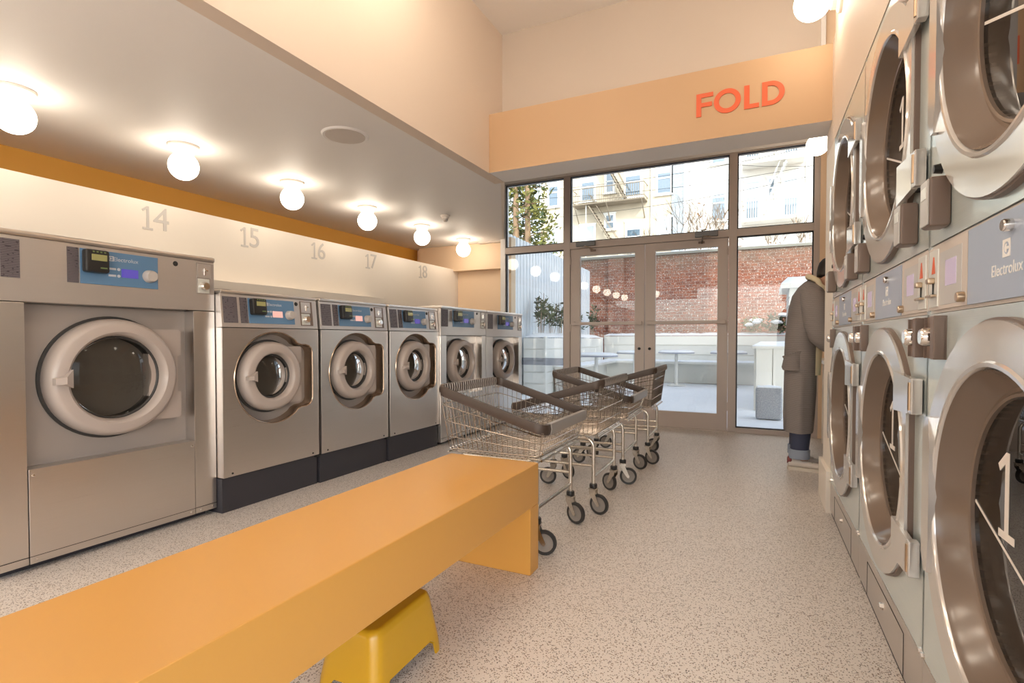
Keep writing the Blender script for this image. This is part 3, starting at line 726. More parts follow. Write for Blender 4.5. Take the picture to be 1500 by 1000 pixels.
# ------------------------------------------------------------------ laundry carts (local +x is the low end)
def make_cart(label):
    r = thing('laundry_cart', label, 'laundry cart', (0, 0, 0), 0, 'wire laundry carts between the washers and the dryers')
    hx, hy = .305, .350; bx, by, zb = .265, .302, .495
    zr = lambda x: .74 - .09 * x / hx
    def rect(hx, hy, r, z, n=5): return [(x, y, z(x)) for x, y, _ in rrect(hx, hy, r, 0, n)]
    # padded rim band: the high end is wrapped grey
    R0 = rect(hx, hy, .05, zr)
    prof = [(-.009, -.026), (.009, -.026), (.014, 0), (.010, .024), (-.010, .024), (-.014, 0)]
    def band(pts, mname, mm, closed):
        m = MB(); rings = []; k = len(pts)
        for i, p in enumerate(pts):
            a = Vector(pts[(i + 1) % k] if closed or i + 1 < k else p) - Vector(pts[i - 1] if closed or i else p)
            nn = Vector((a.y, -a.x, 0)).normalized()
            rings.append([Vector(p) + nn * o + Vector((0, 0, h)) for o, h in prof])
        if closed: rings.append(rings[0])
        m.loft(rings, cap=not closed); return m.build(mname, mm, r, True, 50)
    band(R0, 'rim_bumper', M_bumper, True)
    # grey sleeve over the low end and the wrapped high end
    sl = [p for p in [(hx + .002, -hy + .07 + i * .57 / 8, zr(hx)) for i in range(9)]]
    prof = [(x * 1.25, h * 1.12) for x, h in prof]
    band(sl, 'bumper_sleeve', M_coil, False)
    m = MB()
    for i in range(26):
        y = -hy + .05 + i * (2 * hy - .1) / 25
        m.tube([(-hx - .011, y, zr(-hx) - .02), (-hx - .013, y, zr(-hx)), (-hx - .007, y, zr(-hx) + .024), (-hx + .010, y, zr(-hx) + .022), (-hx + .013, y, zr(-hx)), (-hx + .011, y, zr(-hx) - .024)], .0045, 5)
    m.build('wire_wrap', M_coil, r)
    # basket of bent wires
    w = MB(); wr = .0021
    for i in range(19):
        t = -1 + 2 * i / 18
        x = t * bx; X = t * (hx - .01)
        w.tube([(X, -hy + .004, zr(X) - .012), (x, -by, zb + .02), (x, -by + .02, zb), (x, by - .02, zb), (x, by, zb + .02), (X, hy - .004, zr(X) - .012)], wr, 4)
    for i in range(21):
        t = -1 + 2 * i / 20
        y = t * by; Y = t * (hy - .01)
        w.tube([(-hx + .004, Y, zr(-hx) - .012), (-bx, y, zb + .02), (-bx + .02, y, zb + .002), (bx - .02, y, zb + .002), (bx, y, zb + .02), (hx - .004, Y, zr(hx) - .012)], wr, 4)
    for f, rad in ((.0, .0035), (.22, .0028), (.5, .0028), (.78, .0028)):
        lp = rect(bx + (hx - bx) * f, by + (hy - by) * f, .03, lambda x: zb + .012 + (zr(x) - zb - .02) * f)
        w.tube(lp, rad, 5, closed=True)
    w.build('wire_basket', M_wire, r)
    for p, z, q in ((bx + .01, zb - .006, .006), (-bx - .01, zb - .006, .006), (bx + .016, zb + .03, .005)): MB().tube([(p, -by, z), (p, by, z)], q, 8).build('basket_rail', M_wire, r)
    # two bent tube leg frames and the stretchers
    lx, ly = .232, .262
    for s in (-1, 1):
        y = s * ly; k = .055
        arc = lambda sg: [(sg * (lx - k + k * math.sin(a)), y, .472 - k + k * math.cos(a)) for a in (0, .4, .8, 1.2, PI / 2)]
        MB().tube([(-lx, y, .175)] + arc(-1)[::-1] + arc(1) + [(lx, y, .175)], .0125, 10).build('leg_frame', M_tube, r)
        f = MB(); f.tube([(-lx, y, .30), (lx, y, .30)], .0095, 8)
        if s < 0: f.tube([(-lx, y, .245), (lx, y, .245)], .0095, 8)
        f.build('stretcher', M_tube, r)
    for s in (-1, 1):
        MB().tube([(s * lx, -ly, .232), (s * lx, ly, .232)], .009, 8).build('side_rod', M_wire, r)
    for i, (sx, sy) in enumerate(((1, 1), (1, -1), (-1, 1), (-1, -1))):
        a = (-.35, .15, 2.9, -.5)[i]
        M = trans(sx * lx, sy * ly, 0) @ rot('Z', a)
        ca = MB().lathe([(0, .188), (.022, .188), (.025, .182), (.025, .166), (.020, .158), (0, .158)], n=18, M=M).build('caster', M_dark, r)
        f = MB()
        for q in (-1, 1):
            f.prism([(-.022, .158), (.022, .158), (.020, .135), (.052, .062), (.046, .050), (.034, .054), (-.018, .125)], q * .019 - .002, q * .019 + .002, 'y', M=M)
        f.box(-.024, .024, -.021, .021, .153, .160, M=M); f.cyl((.042, -.024, .0635), (.042, .024, .0635), .006, 8) if False else None
        f.build('caster_fork', M_tube, ca)
        MB().lathe([(.048, -.011), (.0600, -.012), (.0635, -.007), (.0635, .007), (.0600, .012), (.048, .011)], (.042, 0, .0635), 'y', 32, M).build('tyre', M_rubber, ca)
        m = MB().lathe([(0, -.013), (.012, -.013), (.013, -.009), (.030, -.006), (.047, -.010), (.047, .010), (.030, .006), (.013, .009), (.012, .013), (0, .013)], (.042, 0, .0635), 'y', 28, M)
        m.build('wheel_disc', M_wheel, ca)
    return r
cart = make_cart('front wire laundry cart right behind the end of the bench')
cart.location = (-1.275, 2.735, 0)
dup(cart, (-1.20, 3.472, 0), PI + .01, 'second wire laundry cart, raised end towards the dryers, behind the front cart')
dup(cart, (-1.20, 4.215, 0), .03, 'third wire laundry cart, low end towards the dryers, before the last cart')
dup(cart, (-1.16, 4.965, 0), PI + .03, 'last wire laundry cart, nearest the glazed doors')

# ------------------------------------------------------------------ folding counter and the person
ct = thing('folding_counter', 'pale folding counter behind the end of the dryers, before the person', 'counter', (.86, 5.25, 0))
MB().box(-.36, .33, -.93, 1.2, .865, .90, .006).build('worktop', paint('counter_top', (.74, .70, .64), .35), ct)
MB().box(-.30, .33, -.93, -.89, 0, .866).build('side_panel', M_white, ct)
MB().box(-.30, .33, 1.16, 1.2, 0, .866).build('side_panel', M_white, ct)
MB().box(.24, .28, -.89, 1.15, .1, .866).build('back_panel', M_white, ct)
M_cloth = paint('pale_teal_cloth', (.50, .62, .58), .8)
m = MB(); m.loft([[(x, y, z) for y, z in ((4.94, .903), (5.03, .906), (5.12, .903), (5.22, .904))] for x, z in ()] or [
    [(.80, 4.95, .904), (.80, 5.22, .904), (.80, 5.22, .910), (.80, 4.95, .910)], [(.50, 4.93, .904), (.50, 5.2, .904), (.50, 5.2, .912), (.50, 4.93, .912)],
    [(.484, 4.93, .895), (.484, 5.2, .895), (.478, 5.2, .906), (.478, 4.93, .906)], [(.485, 4.94, .76), (.47, 5.18, .78), (.462, 5.18, .78), (.477, 4.94, .76)], [(.470, 4.95, .62), (.475, 5.15, .66), (.468, 5.15, .66), (.462, 4.95, .62)]])
tag(m.build('cloth', M_cloth, None), 'pale teal garment hanging over the counter edge before the person', 'cloth')

M_skin = paint('skin', (.52, .30, .20), .5)
M_hair = mat('dark_hair', (.022, .016, .013), .6)
def knit_mat():
    m = mat('grey_brown_knit', (.17, .15, .15), .9); n, l, b = nodes(m)
    v = coords(n, l, 'Object', (1, 1, 1))
    w = n.new('ShaderNodeTexWave'); w.bands_direction = 'Z'; w.inputs['Scale'].default_value = 38; w.inputs['Distortion'].default_value = 2.5; w.inputs['Detail'].default_value = 2
    l.new(v, w.inputs['Vector'])
    l.new(mixc(n, l, w.outputs['Fac'], (.22, .195, .19), (.30, .27, .262)), b.inputs['Base Color']); bump(n, l, b, w.outputs['Fac'], .5, .004)
    return m
M_knit = knit_mat()
M_cream = paint('cream_cloth', (.80, .70, .50), .85)
M_jean = paint('dark_denim', (.045, .055, .10), .8, .2)
M_cuff = paint('denim_cuff', (.28, .33, .42), .8, .1)
M_shoe = mat('white_sneaker', (.74, .68, .62), .5)
M_sole = mat('cream_sole', (.66, .60, .52), .6)
M_heel = mat('dark_red_heel_tab', (.22, .05, .05), .6)
pr = thing('person', 'person in a long grey-brown cardigan, jeans and white sneakers, folding at the counter', 'person', (0, 0, 0))
PX, PY = .285, 5.13
def skin_mesh(verts, edges):
    me = bpy.data.meshes.new('s'); me.from_pydata([v[0] for v in verts], edges, [])
    o = bpy.data.objects.new('s', me); COL.objects.link(o)
    o.modifiers.new('k', 'SKIN').use_smooth_shade = True
    for i, v in enumerate(verts):
        r = v[1]; r = (r, r) if not isinstance(r, tuple) else r
        me.skin_vertices[0].data[i].radius = r; me.skin_vertices[0].data[i].use_root = (i == 0)
    s = o.modifiers.new('u', 'SUBSURF'); s.levels = 1; s.render_levels = 1
    bpy.context.view_layer.update()
    nm = bpy.data.meshes.new_from_object(o.evaluated_get(bpy.context.evaluated_depsgraph_get()))
    bpy.data.objects.remove(o); bpy.data.meshes.remove(me); return nm
V = [((PX, PY, .95), (.15, .12)), ((PX + .02, PY, 1.15), (.14, .11)), ((PX + .055, PY, 1.36), (.16, .11)), ((PX + .10, PY, 1.50), (.09, .08)), ((PX + .135, PY, 1.575), .054), ((PX + .165, PY, 1.63), .055)]
Ed = [(i, i + 1) for i in range(5)]
def chain(start, pts):
    a = start
    for p, r in pts:
        V.append((p, r)); Ed.append((a, len(V) - 1)); a = len(V) - 1
    return a
hands = []
for s in (-1, 1):
    chain(0, [((PX, PY + s * .095, .86), .088), ((PX + .01, PY + s * .10, .50), .062), ((PX, PY + s * .10, .28), .052), ((PX - .01, PY + s * .10, .10), .04), ((PX + .05, PY + s * .10, .045), .038), ((PX + .13, PY + s * .105, .035), .03)])
    h = chain(2, [((PX + .075, PY + s * .175, 1.44), .062), ((PX + .10, PY + s * .225, 1.28), .048), ((PX + .12, PY + s * .235, 1.15), .042), ((PX + .24, PY + s * .19, 1.05), .036), ((PX + .345, PY + s * .14, .975), (.028, .020)), ((PX + .385, PY + s * .125, .955), (.036, .016)), ((PX + .42, PY + s * .118, .945), (.036, .014))])
    for f in range(4):
        o = (f - 1.5) * .019; ln = (.026, .030, .028, .022)[f]
        x, y, z = PX + .425, PY + s * .115 + o, .944
        chain(h, [((x + .02, y, z), .0095), ((x + .02 + ln, y, z - .004), .0085), ((x + .02 + 1.8 * ln, y, z - .018), .0078), ((x + .02 + 2.3 * ln, y, z - .03), .007)])
    chain(h - 1, [((PX + .385, PY + s * .085, .945), .011), ((PX + .415, PY + s * .067, .935), .010), ((PX + .44, PY + s * .06, .925), .0085)])
nm = skin_mesh(V, Ed)
m = MB(); m.bm.from_mesh(nm)
# head: lofted rings from chin to crown, tipped forward
HC = trans(PX + .195, PY, 1.635) @ rot('Y', .42)
rings = []
for z, fx, bx, wy in ((-.10, .075, -.02, .035), (-.085, .088, -.035, .052), (-.05, .094, -.06, .064), (-.01, .098, -.078, .072), (.03, .098, -.09, .076), (.07, .092, -.095, .077), (.105, .075, -.085, .069), (.13, .045, -.06, .048), (.142, .01, -.025, .02)):
    ring = []
    for k in range(24):
        a = 2 * PI * k / 24; c, s_ = math.cos(a), math.sin(a)
        x = c * (fx if c > 0 else -bx); y = s_ * wy
        if c > .93: x += {-.05: .006, -.01: .022, .03: .006}.get(z, 0) + (.006 if z == -.085 else 0)
        if z == .03 and .55 < c < .9: x -= .008
        ring.append(HC @ Vector((x, y, z)))
    rings.append(ring)
m.loft(rings)
for s in (-1, 1): m.ball((0, 0, 0), 1, (.020, .010, .031), 12, 8, HC @ trans(-.005, s * .077, .0))
for s in (-1, 1): m.ball((0, 0, 0), 1, (.010, .013, .008), 10, 6, HC @ trans(.083, s * .031, .028))
m.tube([HC @ Vector((.09, -.022, -.052)), HC @ Vector((.101, 0, -.052)), HC @ Vector((.09, .022, -.052))], .006, 6)
body = m.build('body', M_skin, pr, True, 80)
m = MB(); rings = []
for z, fx, bx, wy in ((-.045, -.03, -.073, .060), (-.01, .02, -.088, .077), (.03, .04, -.099, .082), (.07, .078, -.104, .083), (.108, .082, -.094, .076), (.137, .052, -.068, .055), (.152, .01, -.03, .024)):
    rings.append([HC @ Vector(((math.cos(2 * PI * k / 24) * (fx - bx) / 2 + (fx + bx) / 2), math.sin(2 * PI * k / 24) * wy, z)) for k in range(24)])
m.loft(rings); m.build('hair', M_hair, pr, True, 80)
def ell(cx, z, rx, ry, n=36, tilt=0, cy=PY, w=0.):
    return [(cx + rx * math.cos(a) , cy + ry * math.sin(a) , z + tilt * rx * math.cos(a) + w * math.sin(5 * a)) for a in [2 * PI * k / n for k in range(n)]]
def wav(ring, amp, k, ph=0):
    n = len(ring); cx = sum(p[0] for p in ring) / n; cy = sum(p[1] for p in ring) / n
    return [(cx + (x - cx) * (1 + amp * math.sin(k * 2 * PI * i / n + ph)), cy + (y - cy) * (1 + amp * math.sin(k * 2 * PI * i / n + ph)), z) for i, (x, y, z) in enumerate(ring)]
m = MB()
R = [wav(ell(PX - .012, .315, .098, .19), .03, 7), wav(ell(PX - .012, .318, .112, .205), .035, 7), wav(ell(PX - .01, .45, .118, .21), .04, 7, .3), wav(ell(PX - .005, .65, .122, .208), .035, 7, .6),
     wav(ell(PX - .002, .85, .124, .203), .02, 6), wav(ell(PX, .98, .126, .202), .012, 5), ell(PX + .004, 1.10, .126, .20), ell(PX + .016, 1.22, .130, .205), ell(PX + .034, 1.34, .132, .215, tilt=-.15), ell(PX + .052, 1.43, .124, .212, tilt=-.3),
     ell(PX + .074, 1.50, .10, .175, tilt=-.4), ell(PX + .098, 1.545, .078, .12, tilt=-.5), ell(PX + .112, 1.57, .06, .075, tilt=-.55)]
m.loft(R)
for s in (-1, 1):
    P = [(PX + .052, PY + s * .13, 1.47), (PX + .068, PY + s * .195, 1.43), (PX + .085, PY + s * .235, 1.33), (PX + .10, PY + s * .252, 1.22), (PX + .125, PY + s * .25, 1.13), (PX + .18, PY + s * .225, 1.075), (PX + .25, PY + s * .19, 1.04), (PX + .315, PY + s * .155, .995)]
    m.tube(P, .07, 16, rs=[.075, .092, .098, .096, .092, .082, .066, .046])
m.build('cardigan', M_knit, pr, True, 70)
m = MB(); m.loft([ell(PX - .055, .84, .085, .13, 20, 0, PY - .09), ell(PX - .06, .865, .088, .132, 20, 0, PY - .09), ell(PX - .052, .965, .082, .122, 20, .35, PY - .09), ell(PX - .055, .985, .090, .13, 20, .35, PY - .09), ell(PX - .05, .990, .07, .11, 20, .35, PY - .09)])
m.build('pocket_flap', M_knit, pr, True, 70)
m = MB(); m.tube([(PX + .112 + .066 * math.cos(a), PY + .088 * math.sin(a), 1.555 - .045 * math.cos(a) + (.03 if math.cos(a) < 0 else 0)) for a in [2 * PI * k / 28 for k in range(28)]], .022, 10, True)
m.build('collar', M_cream, pr)
m = MB(); m.loft([ell(PX + .085, 1.535, .075, .09, 24, -.5), ell(PX + .085, 1.40, .092, .12, 24), ell(PX + .075, 1.15, .092, .13, 24), ell(PX + .06, .80, .088, .13, 24)]); m.build('shirt', M_cream, pr)
for s in (-1, 1):
    y = PY + s * .10 + (0.012 if s > 0 else 0)
    m = MB(); m.loft([ell(PX - .008, .17, .070, .072, 20, 0, y), ell(PX, .30, .075, .078, 20, 0, y), ell(PX + .005, .50, .070, .075, 20, 0, y)]); t = m.build('trouser_leg', M_jean, pr)
    m = MB(); m.loft([ell(PX - .01, .105, .066, .068, 20, 0, y), ell(PX - .01, .10, .080, .079, 20, 0, y), ell(PX - .008, .175, .080, .08, 20, 0, y), ell(PX - .008, .178, .070, .07, 20, 0, y)], cap=True); m.build('turn_up', M_cuff, t)
    fx = PX - .01 + (.02 if s > 0 else 0); m = MB()
    def foot(x, z0, z1, wy): return [(fx + x, y + wy * math.sin(2 * PI * k / 18), (z0 + z1) / 2 + (z1 - z0) / 2 * math.cos(2 * PI * k / 18)) for k in range(18)]
    m.loft([foot(-.085, .03, .075, .018), foot(-.078, .022, .10, .032), foot(-.04, .02, .112, .040), (foot(0, .02, .108, .042)), foot(.05, .02, .09, .044), foot(.10, .02, .072, .048), foot(.16, .02, .06, .047), foot(.215, .02, .048, .036), foot(.235, .024, .038, .016)])
    sh = m.build('shoe', M_shoe, pr)
    m = MB(); sp = [(-.09, 0), (-.082, -.03), (-.03, -.042), (.05, -.046), (.14, -.052), (.205, -.045), (.235, -.022), (.242, 0)]
    m.prism([(fx + a, y + b) for a, b in sp] + [(fx + a, y - b) for a, b in sp[::-1][1:-1]], 0.0, .026); m.build('sole', M_sole, sh)
    m = MB(); m.loft([foot(-.089, .05, .095, .02), foot(-.082, .05, .112, .035), foot(-.06, .055, .118, .041), foot(-.056, .06, .112, .036)]); m.build('heel_tab', M_heel, sh)
    m = MB()
    for i in range(4): m.tube([(fx + .03 + i * .022, y - .03, .088 - i * .006), (fx + .035 + i * .022, y, .098 - i * .007), (fx + .03 + i * .022, y + .03, .088 - i * .006)], .0035, 5)
    m.build('laces', M_sole, sh)

# ------------------------------------------------------------------ yard outside
def snow_mat():
    m = mat('fresh_snow', (.87, .89, .92), .7); n, l, b = nodes(m); v = coords(n, l)
    bump(n, l, b, noise(n, l, v, 3.5, 5), .5, .05); return m
M_snow = snow_mat()
M_yardw = paint('white_boards', (.80, .79, .74), .6)
M_cladding = paint('white_metal_cladding', (.78, .82, .86), .5)
sn = MB(); nx, ny = 60, 60; g = [[None] * (ny + 1) for _ in range(nx + 1)]
for i in range(nx + 1):
    for j in range(ny + 1):
        x = -4.46 + 8.4 * i / nx; y = 7.0 + 7.25 * j / ny
        g[i][j] = sn.bm.verts.new((x, y, -.036 + .004 * math.sin(2.1 * x + .7) * math.cos(1.7 * y) + random.uniform(-.0015, .0015)))
for i in range(nx):
    for j in range(ny): sn.bm.faces.new((g[i][j], g[i + 1][j], g[i + 1][j + 1], g[i][j + 1]))
s_ = sn.build('snow', M_snow); tag(s_, 'snow lying over the yard with a few footprints', 'snow', None, 'stuff')
struct(MB().box(-60, 60, -30, 60, -.30, -.13).build('ground', paint('street_ground', (.55, .54, .53), .9)))
fp = MB()
for i in range(9):
    x, y = -1.75 + .17 * i + random.uniform(-.1, .1), 9.4 + random.uniform(-.9, 1.2)
    fp.lathe([(0, .001), (.07, .002), (.10, .0)], (0, 0, 0), 'z', 12, trans(x, y, -.022) @ rot('Z', .6) @ Matrix.Diagonal((1.5, .65, 1, 1)))
struct(MB().box(-9, 4.5, 6.9, 7.05, -.2, -.001).build('sill', M_frame))
def boards(m, x0, x1, y, z0, z1, n, t=.02, ax='y', gap=.02):
    h = (z1 - z0) / n
    for i in range(n):
        if ax == 'y': m.box(x0, x1, y - t, y, z0 + i * h, z0 + (i + 1) * h - gap, .003)
        else: m.box(y - t, y, x0, x1, z0 + i * h, z0 + (i + 1) * h - gap, .003)
def snowcap(m, x0, x1, y0, y1, z, h=.05):
    nx = max(2, int((x1 - x0) / .12)); ny = max(2, int((y1 - y0) / .12)); G = []
    for i in range(nx + 1):
        row = []
        for j in range(ny + 1):
            e = min(i, nx - i, j, ny - j)
            row.append(m.bm.verts.new((x0 + (x1 - x0) * i / nx, y0 + (y1 - y0) * j / ny, z + (h * random.uniform(.75, 1.2) if e else .004))))
        G.append(row)
    for i in range(nx):
        for j in range(ny): m.bm.faces.new((G[i][j], G[i + 1][j], G[i + 1][j + 1], G[i][j + 1]))
    m.box(x0, x1, y0, y1, z - .004, z + .006)
# board fence along the back with a bench, planters on the left
fe = thing('board_fence', 'white horizontal board fence below the brick wall', 'fence', (-1.2, 14.3, 0))
f = MB(); boards(f, -2.8, 4.2, 0, -.028, 1.20, 5); f.box(-2.8, 4.2, .0, .35, -.028, 1.17); f.build('boards', M_yardw, fe)
f = MB(); snowcap(f, -2.8, 4.2, -.03, .35, 1.20, .06); f.build('snow_cap', M_snow, fe)
pl = thing('planter', 'long white board planter along the white metal wall', 'planter', (-4.28, 11.6, 0))
f = MB(); boards(f, -1.75, 2.4, .30, -.028, 1.14, 5, .02, 'x'); boards(f, -.17, .30, -1.73, -.028, 1.14, 5); f.box(-.17, .28, -1.73, 2.4, -.028, 1.10); f.build('boards', M_yardw, pl)
f = MB(); f.box(.285, .325, -1.77, -1.67, -.028, 1.15).box(.285, .325, 2.3, 2.42, -.028, 1.15); f.build('corner_board', M_yardw, pl)
f = MB(); snowcap(f, -.17, .30, -1.75, 2.4, 1.14, .07); f.build('snow_cap', M_snow, pl)
bq = thing('yard_bench', 'white bench running round the yard, snow on its seat', 'bench', (-2.0, 13.9, 0))
f = MB().box(-1.94, 1.9, -.08, .36, .48, .53, .004).box(-1.94, -1.55, -3.6, -.08, .48, .53, .004); f.build('seat', M_yardw, bq)
f = MB().box(-1.94, 1.9, .30, .34, -.028, .48).box(-1.93, -1.90, -3.6, .3, -.028, .48); f.build('support_panel', M_yardw, bq)
f = MB(); snowcap(f, -1.94, 1.9, -.08, .36, .53, .04); snowcap(f, -1.94, -1.55, -3.6, -.1, .53, .04); f.build('snow_cap', M_snow, bq)
def table(x, y, label, r=.42):
    t = thing('yard_table', label, 'table', (x, y, 0), 0, 'round tables in the snowy yard')
    MB().lathe([(0, .755), (r, .755), (r + .01, .765), (r, .785), (0, .785)], n=36).build('tabletop', mat('grey_tabletop', (.34, .36, .42), .5), t)
    MB().lathe([(0, -.028), (.22, -.028), (.21, -.01), (.04, .0), (.035, .75), (0, .75)], n=16).build('pedestal', M_yardw, t)
    MB().lathe([(0, .835), (r * .8, .83), (r * .97, .81), (r, .786), (0, .786)], n=28).build('snow_cap', M_snow, t)
table(-3.0, 10.15, 'round yard table half hidden by the left door stile')
table(-2.78, 12.6, 'round yard table seen through the left door leaf')
table(-1.93, 13.35, 'round yard table seen through the right door leaf')
table(-.75, 13.4, 'round yard table farthest right, beside the bar counter', .40)
bar = thing('bar_counter', 'white board bar counter topped with snow', 'counter', (.55, 10.4, 0))
f = MB()
for i in range(6): f.box(-.66 + i * .24, -.43 + i * .24, -1.22, -1.19, -.028, .95, .003)
for i in range(8): f.box(-.69, -.66, -1.19 + i * .3, -.90 + i * .3, -.028, .95, .003)
f.build('boards', M_yardw, bar); MB().box(-.72, .85, -1.26, 1.3, .95, .99, .004).box(-.655, .8, -1.185, 1.2, -.028, .95).build('top', M_yardw, bar)
f = MB(); snowcap(f, -.72, .85, -1.26, 1.3, .99, .06); f.build('snow_cap', M_snow, bar)
def stone_mat():
    m = mat('grey_speckled_stone', (.3, .31, .33), .8); n, l, b = nodes(m); v = coords(n, l)
    l.new(mixc(n, l, noise(n, l, v, 60, 3, .7), (.10, .11, .13), (.62, .63, .66)), b.inputs['Base Color']); bump(n, l, b, noise(n, l, v, 60, 3), .4, .01); return m
cb = thing('stone_stool', 'grey speckled stone block stool in the snow before the bar counter', 'stool', (.07, 8.33, 0))
MB().box(-.17, .17, -.15, .15, -.028, .42, .035, seg=3).build('block', stone_mat(), cb)
f = MB(); snowcap(f, -.15, .15, -.13, .13, .42, .035); f.build('snow_cap', M_snow, cb)
sd = thing('shed', 'small white lapped board shed with a snowy roof behind the person', 'shed', (1.25, 12.6, 0))
f = MB()
for i in range(12): f.prism([(-.78 - .03, i * .18 - .02), (-.78 - .012, i * .18 + .16), (1.4, i * .18 + .16), (1.4, i * .18 - .02)], -.62, .9, 'y')
f.build('walls', M_yardw, sd); MB().box(-.95, 1.5, -.72, 1.0, 2.12, 2.22, .004).build('roof', M_yardw, sd)
f = MB(); snowcap(f, -.95, 1.5, -.72, 1.0, 2.22, .12); f.build('snow_cap', M_snow, sd)
# white ribbed metal wall on the left of the yard
m = MB()
for i in range(46):
    y = 7.1 + i * .16
    m.prism([(-4.56, y), (-4.50, y + .015), (-4.50, y + .10), (-4.53, y + .115), (-4.53, y + .145), (-4.56, y + .16)], -.1, 3.16 - .022 * (y - 9.2), 'z')
m.box(-4.75, -4.52, 7.1, 14.45, -.1, 2.95); m.box(-4.56, -4.48, 14.40, 14.50, -.1, 3.03)
tag(m.build('metal_wall', M_cladding), 'tall white ribbed metal wall on the left side of the yard', 'wall')
# old brick wall
def brick_mat(name, c1, c2, mortar, scale, wash=True, sz=(.5, .25)):
    m = mat(name, c1, .9); n, l, b = nodes(m)
    t = n.new('ShaderNodeTexCoord'); s = n.new('ShaderNodeSeparateXYZ'); l.new(t.outputs['Object'], s.inputs[0])
    c = n.new('ShaderNodeCombineXYZ')
    ad = n.new('ShaderNodeMath'); l.new(s.outputs['X'], ad.inputs[0]); l.new(s.outputs['Y'], ad.inputs[1])
    l.new(ad.outputs[0], c.inputs[0]); l.new(s.outputs['Z'], c.inputs[1])
    br = n.new('ShaderNodeTexBrick'); l.new(c.outputs[0], br.inputs['Vector'])
    br.inputs['Scale'].default_value = scale; br.inputs['Color1'].default_value = (*c1, 1); br.inputs['Color2'].default_value = (*c2, 1); br.inputs['Mortar'].default_value = (*mortar, 1)
    br.inputs['Mortar Size'].default_value = .018; br.inputs['Mortar Smooth'].default_value = .3; br.inputs['Bias'].default_value = -.1
    br.inputs['Brick Width'].default_value = sz[0]; br.inputs['Row Height'].default_value = sz[1]
    col = br.outputs['Color']
    if wash:
        f = noise(n, l, c.outputs[0], 9, 5, .75); r = ramp(n, [(.52, (0, 0, 0)), (.64, (.9, .9, .9))]); l.new(f, r.inputs[0])
        f2 = noise(n, l, c.outputs[0], 1.6, 3); r2 = ramp(n, [(.38, (0, 0, 0)), (.62, (.6, .6, .6))]); l.new(f2, r2.inputs[0])
        k = n.new('ShaderNodeMath'); k.operation = 'MULTIPLY'; l.new(r.outputs[0], k.inputs[0]); l.new(r2.outputs[0], k.inputs[1])
        col = mixc(n, l, k.outputs[0], col, (.66, .60, .54))
        f3 = noise(n, l, c.outputs[0], 28, 2); r3 = ramp(n, [(.62, (0, 0, 0)), (.66, (1, 1, 1))]); l.new(f3, r3.inputs[0])
        col = mixc(n, l, r3.outputs[0], col, (.74, .68, .62))
        f5 = noise(n, l, c.outputs[0], 22, 2); r5 = ramp(n, [(.62, (0, 0, 0)), (.70, (.8, .8, .8))]); l.new(f5, r5.inputs[0])
        col = mixc(n, l, r5.outputs[0], col, (.13, .09, .08))
        # mossy stain along the top courses
        mr = n.new('ShaderNodeMapRange'); mr.inputs[1].default_value = 2.7; mr.inputs[2].default_value = 3.5; l.new(s.outputs['Z'], mr.inputs[0])
        f4 = noise(n, l, c.outputs[0], 3, 4); k4 = n.new('ShaderNodeMath'); k4.operation = 'MULTIPLY'; l.new(mr.outputs[0], k4.inputs[0]); l.new(f4, k4.inputs[1])
        col = mixc(n, l, k4.outputs[0], col, (.20, .20, .15))
    l.new(col, b.inputs['Base Color']); bump(n, l, b, br.outputs['Fac'], -.5, .01)
    return m
M_brick = brick_mat('old_red_brick', (.34, .105, .055), (.20, .06, .036), (.34, .27, .23), 3.1)
bw = thing('brick_wall', 'old red brick wall closing the back of the yard', 'wall', (0, 15.0, 0))
m = MB(); m.box(-7.5, 6, 0, .3, -.1, 3.42).box(-4.05, -3.62, -.12, 0, -.1, 3.40).box(-1.02, -.55, -.10, 0, -.1, 3.40); m.build('masonry', M_brick, bw)
MB().box(-7.5, 6, -.05, .34, 3.42, 3.49, .01).build('coping', paint('weathered_coping', (.30, .29, .25), .9), bw)
f = MB(); snowcap(f, -7.4, 6, -.04, .33, 3.49, .03); f.build('snow_cap', M_snow, bw)

# ------------------------------------------------------------------ planting
def leafmat(name, c1, c2):
    m = mat(name, c1, .6); n, l, b = nodes(m); oi = n.new('ShaderNodeNewGeometry')
    l.new(mixc(n, l, oi.outputs['Random Per Island'], c1, c2), b.inputs['Base Color']); return m
M_leaf = leafmat('dark_leaves', (.02, .035, .018), (.10, .13, .05)); M_bark = paint('brown_bark', (.34, .22, .13), .9, .2)
M_needle = leafmat('conifer_green', (.03, .06, .02), (.30, .28, .06)); M_twig = paint('bare_twigs', (.30, .22, .15), .9, .2)
M_rusty = leafmat('russet_leaves', (.40, .20, .10), (.55, .36, .22))
def leaves(m, n, box, size, rnd):
    for _ in range(n):
        p = Vector([rnd.uniform(a, b) for a, b in box])
        d = Vector((rnd.uniform(-1, 1), rnd.uniform(-1, 1), rnd.uniform(-.6, .9))).normalized(); u = d.orthogonal().normalized()
        u = Matrix.Rotation(rnd.uniform(0, 6.3), 3, d) @ u; s = size * rnd.uniform(.6, 1.3)
        v = [m.bm.verts.new(p + q) for q in (Vector(), d * s * .5 + u * s * .18, d * s, d * s * .5 - u * s * .18)]
        m.bm.faces.new(v)
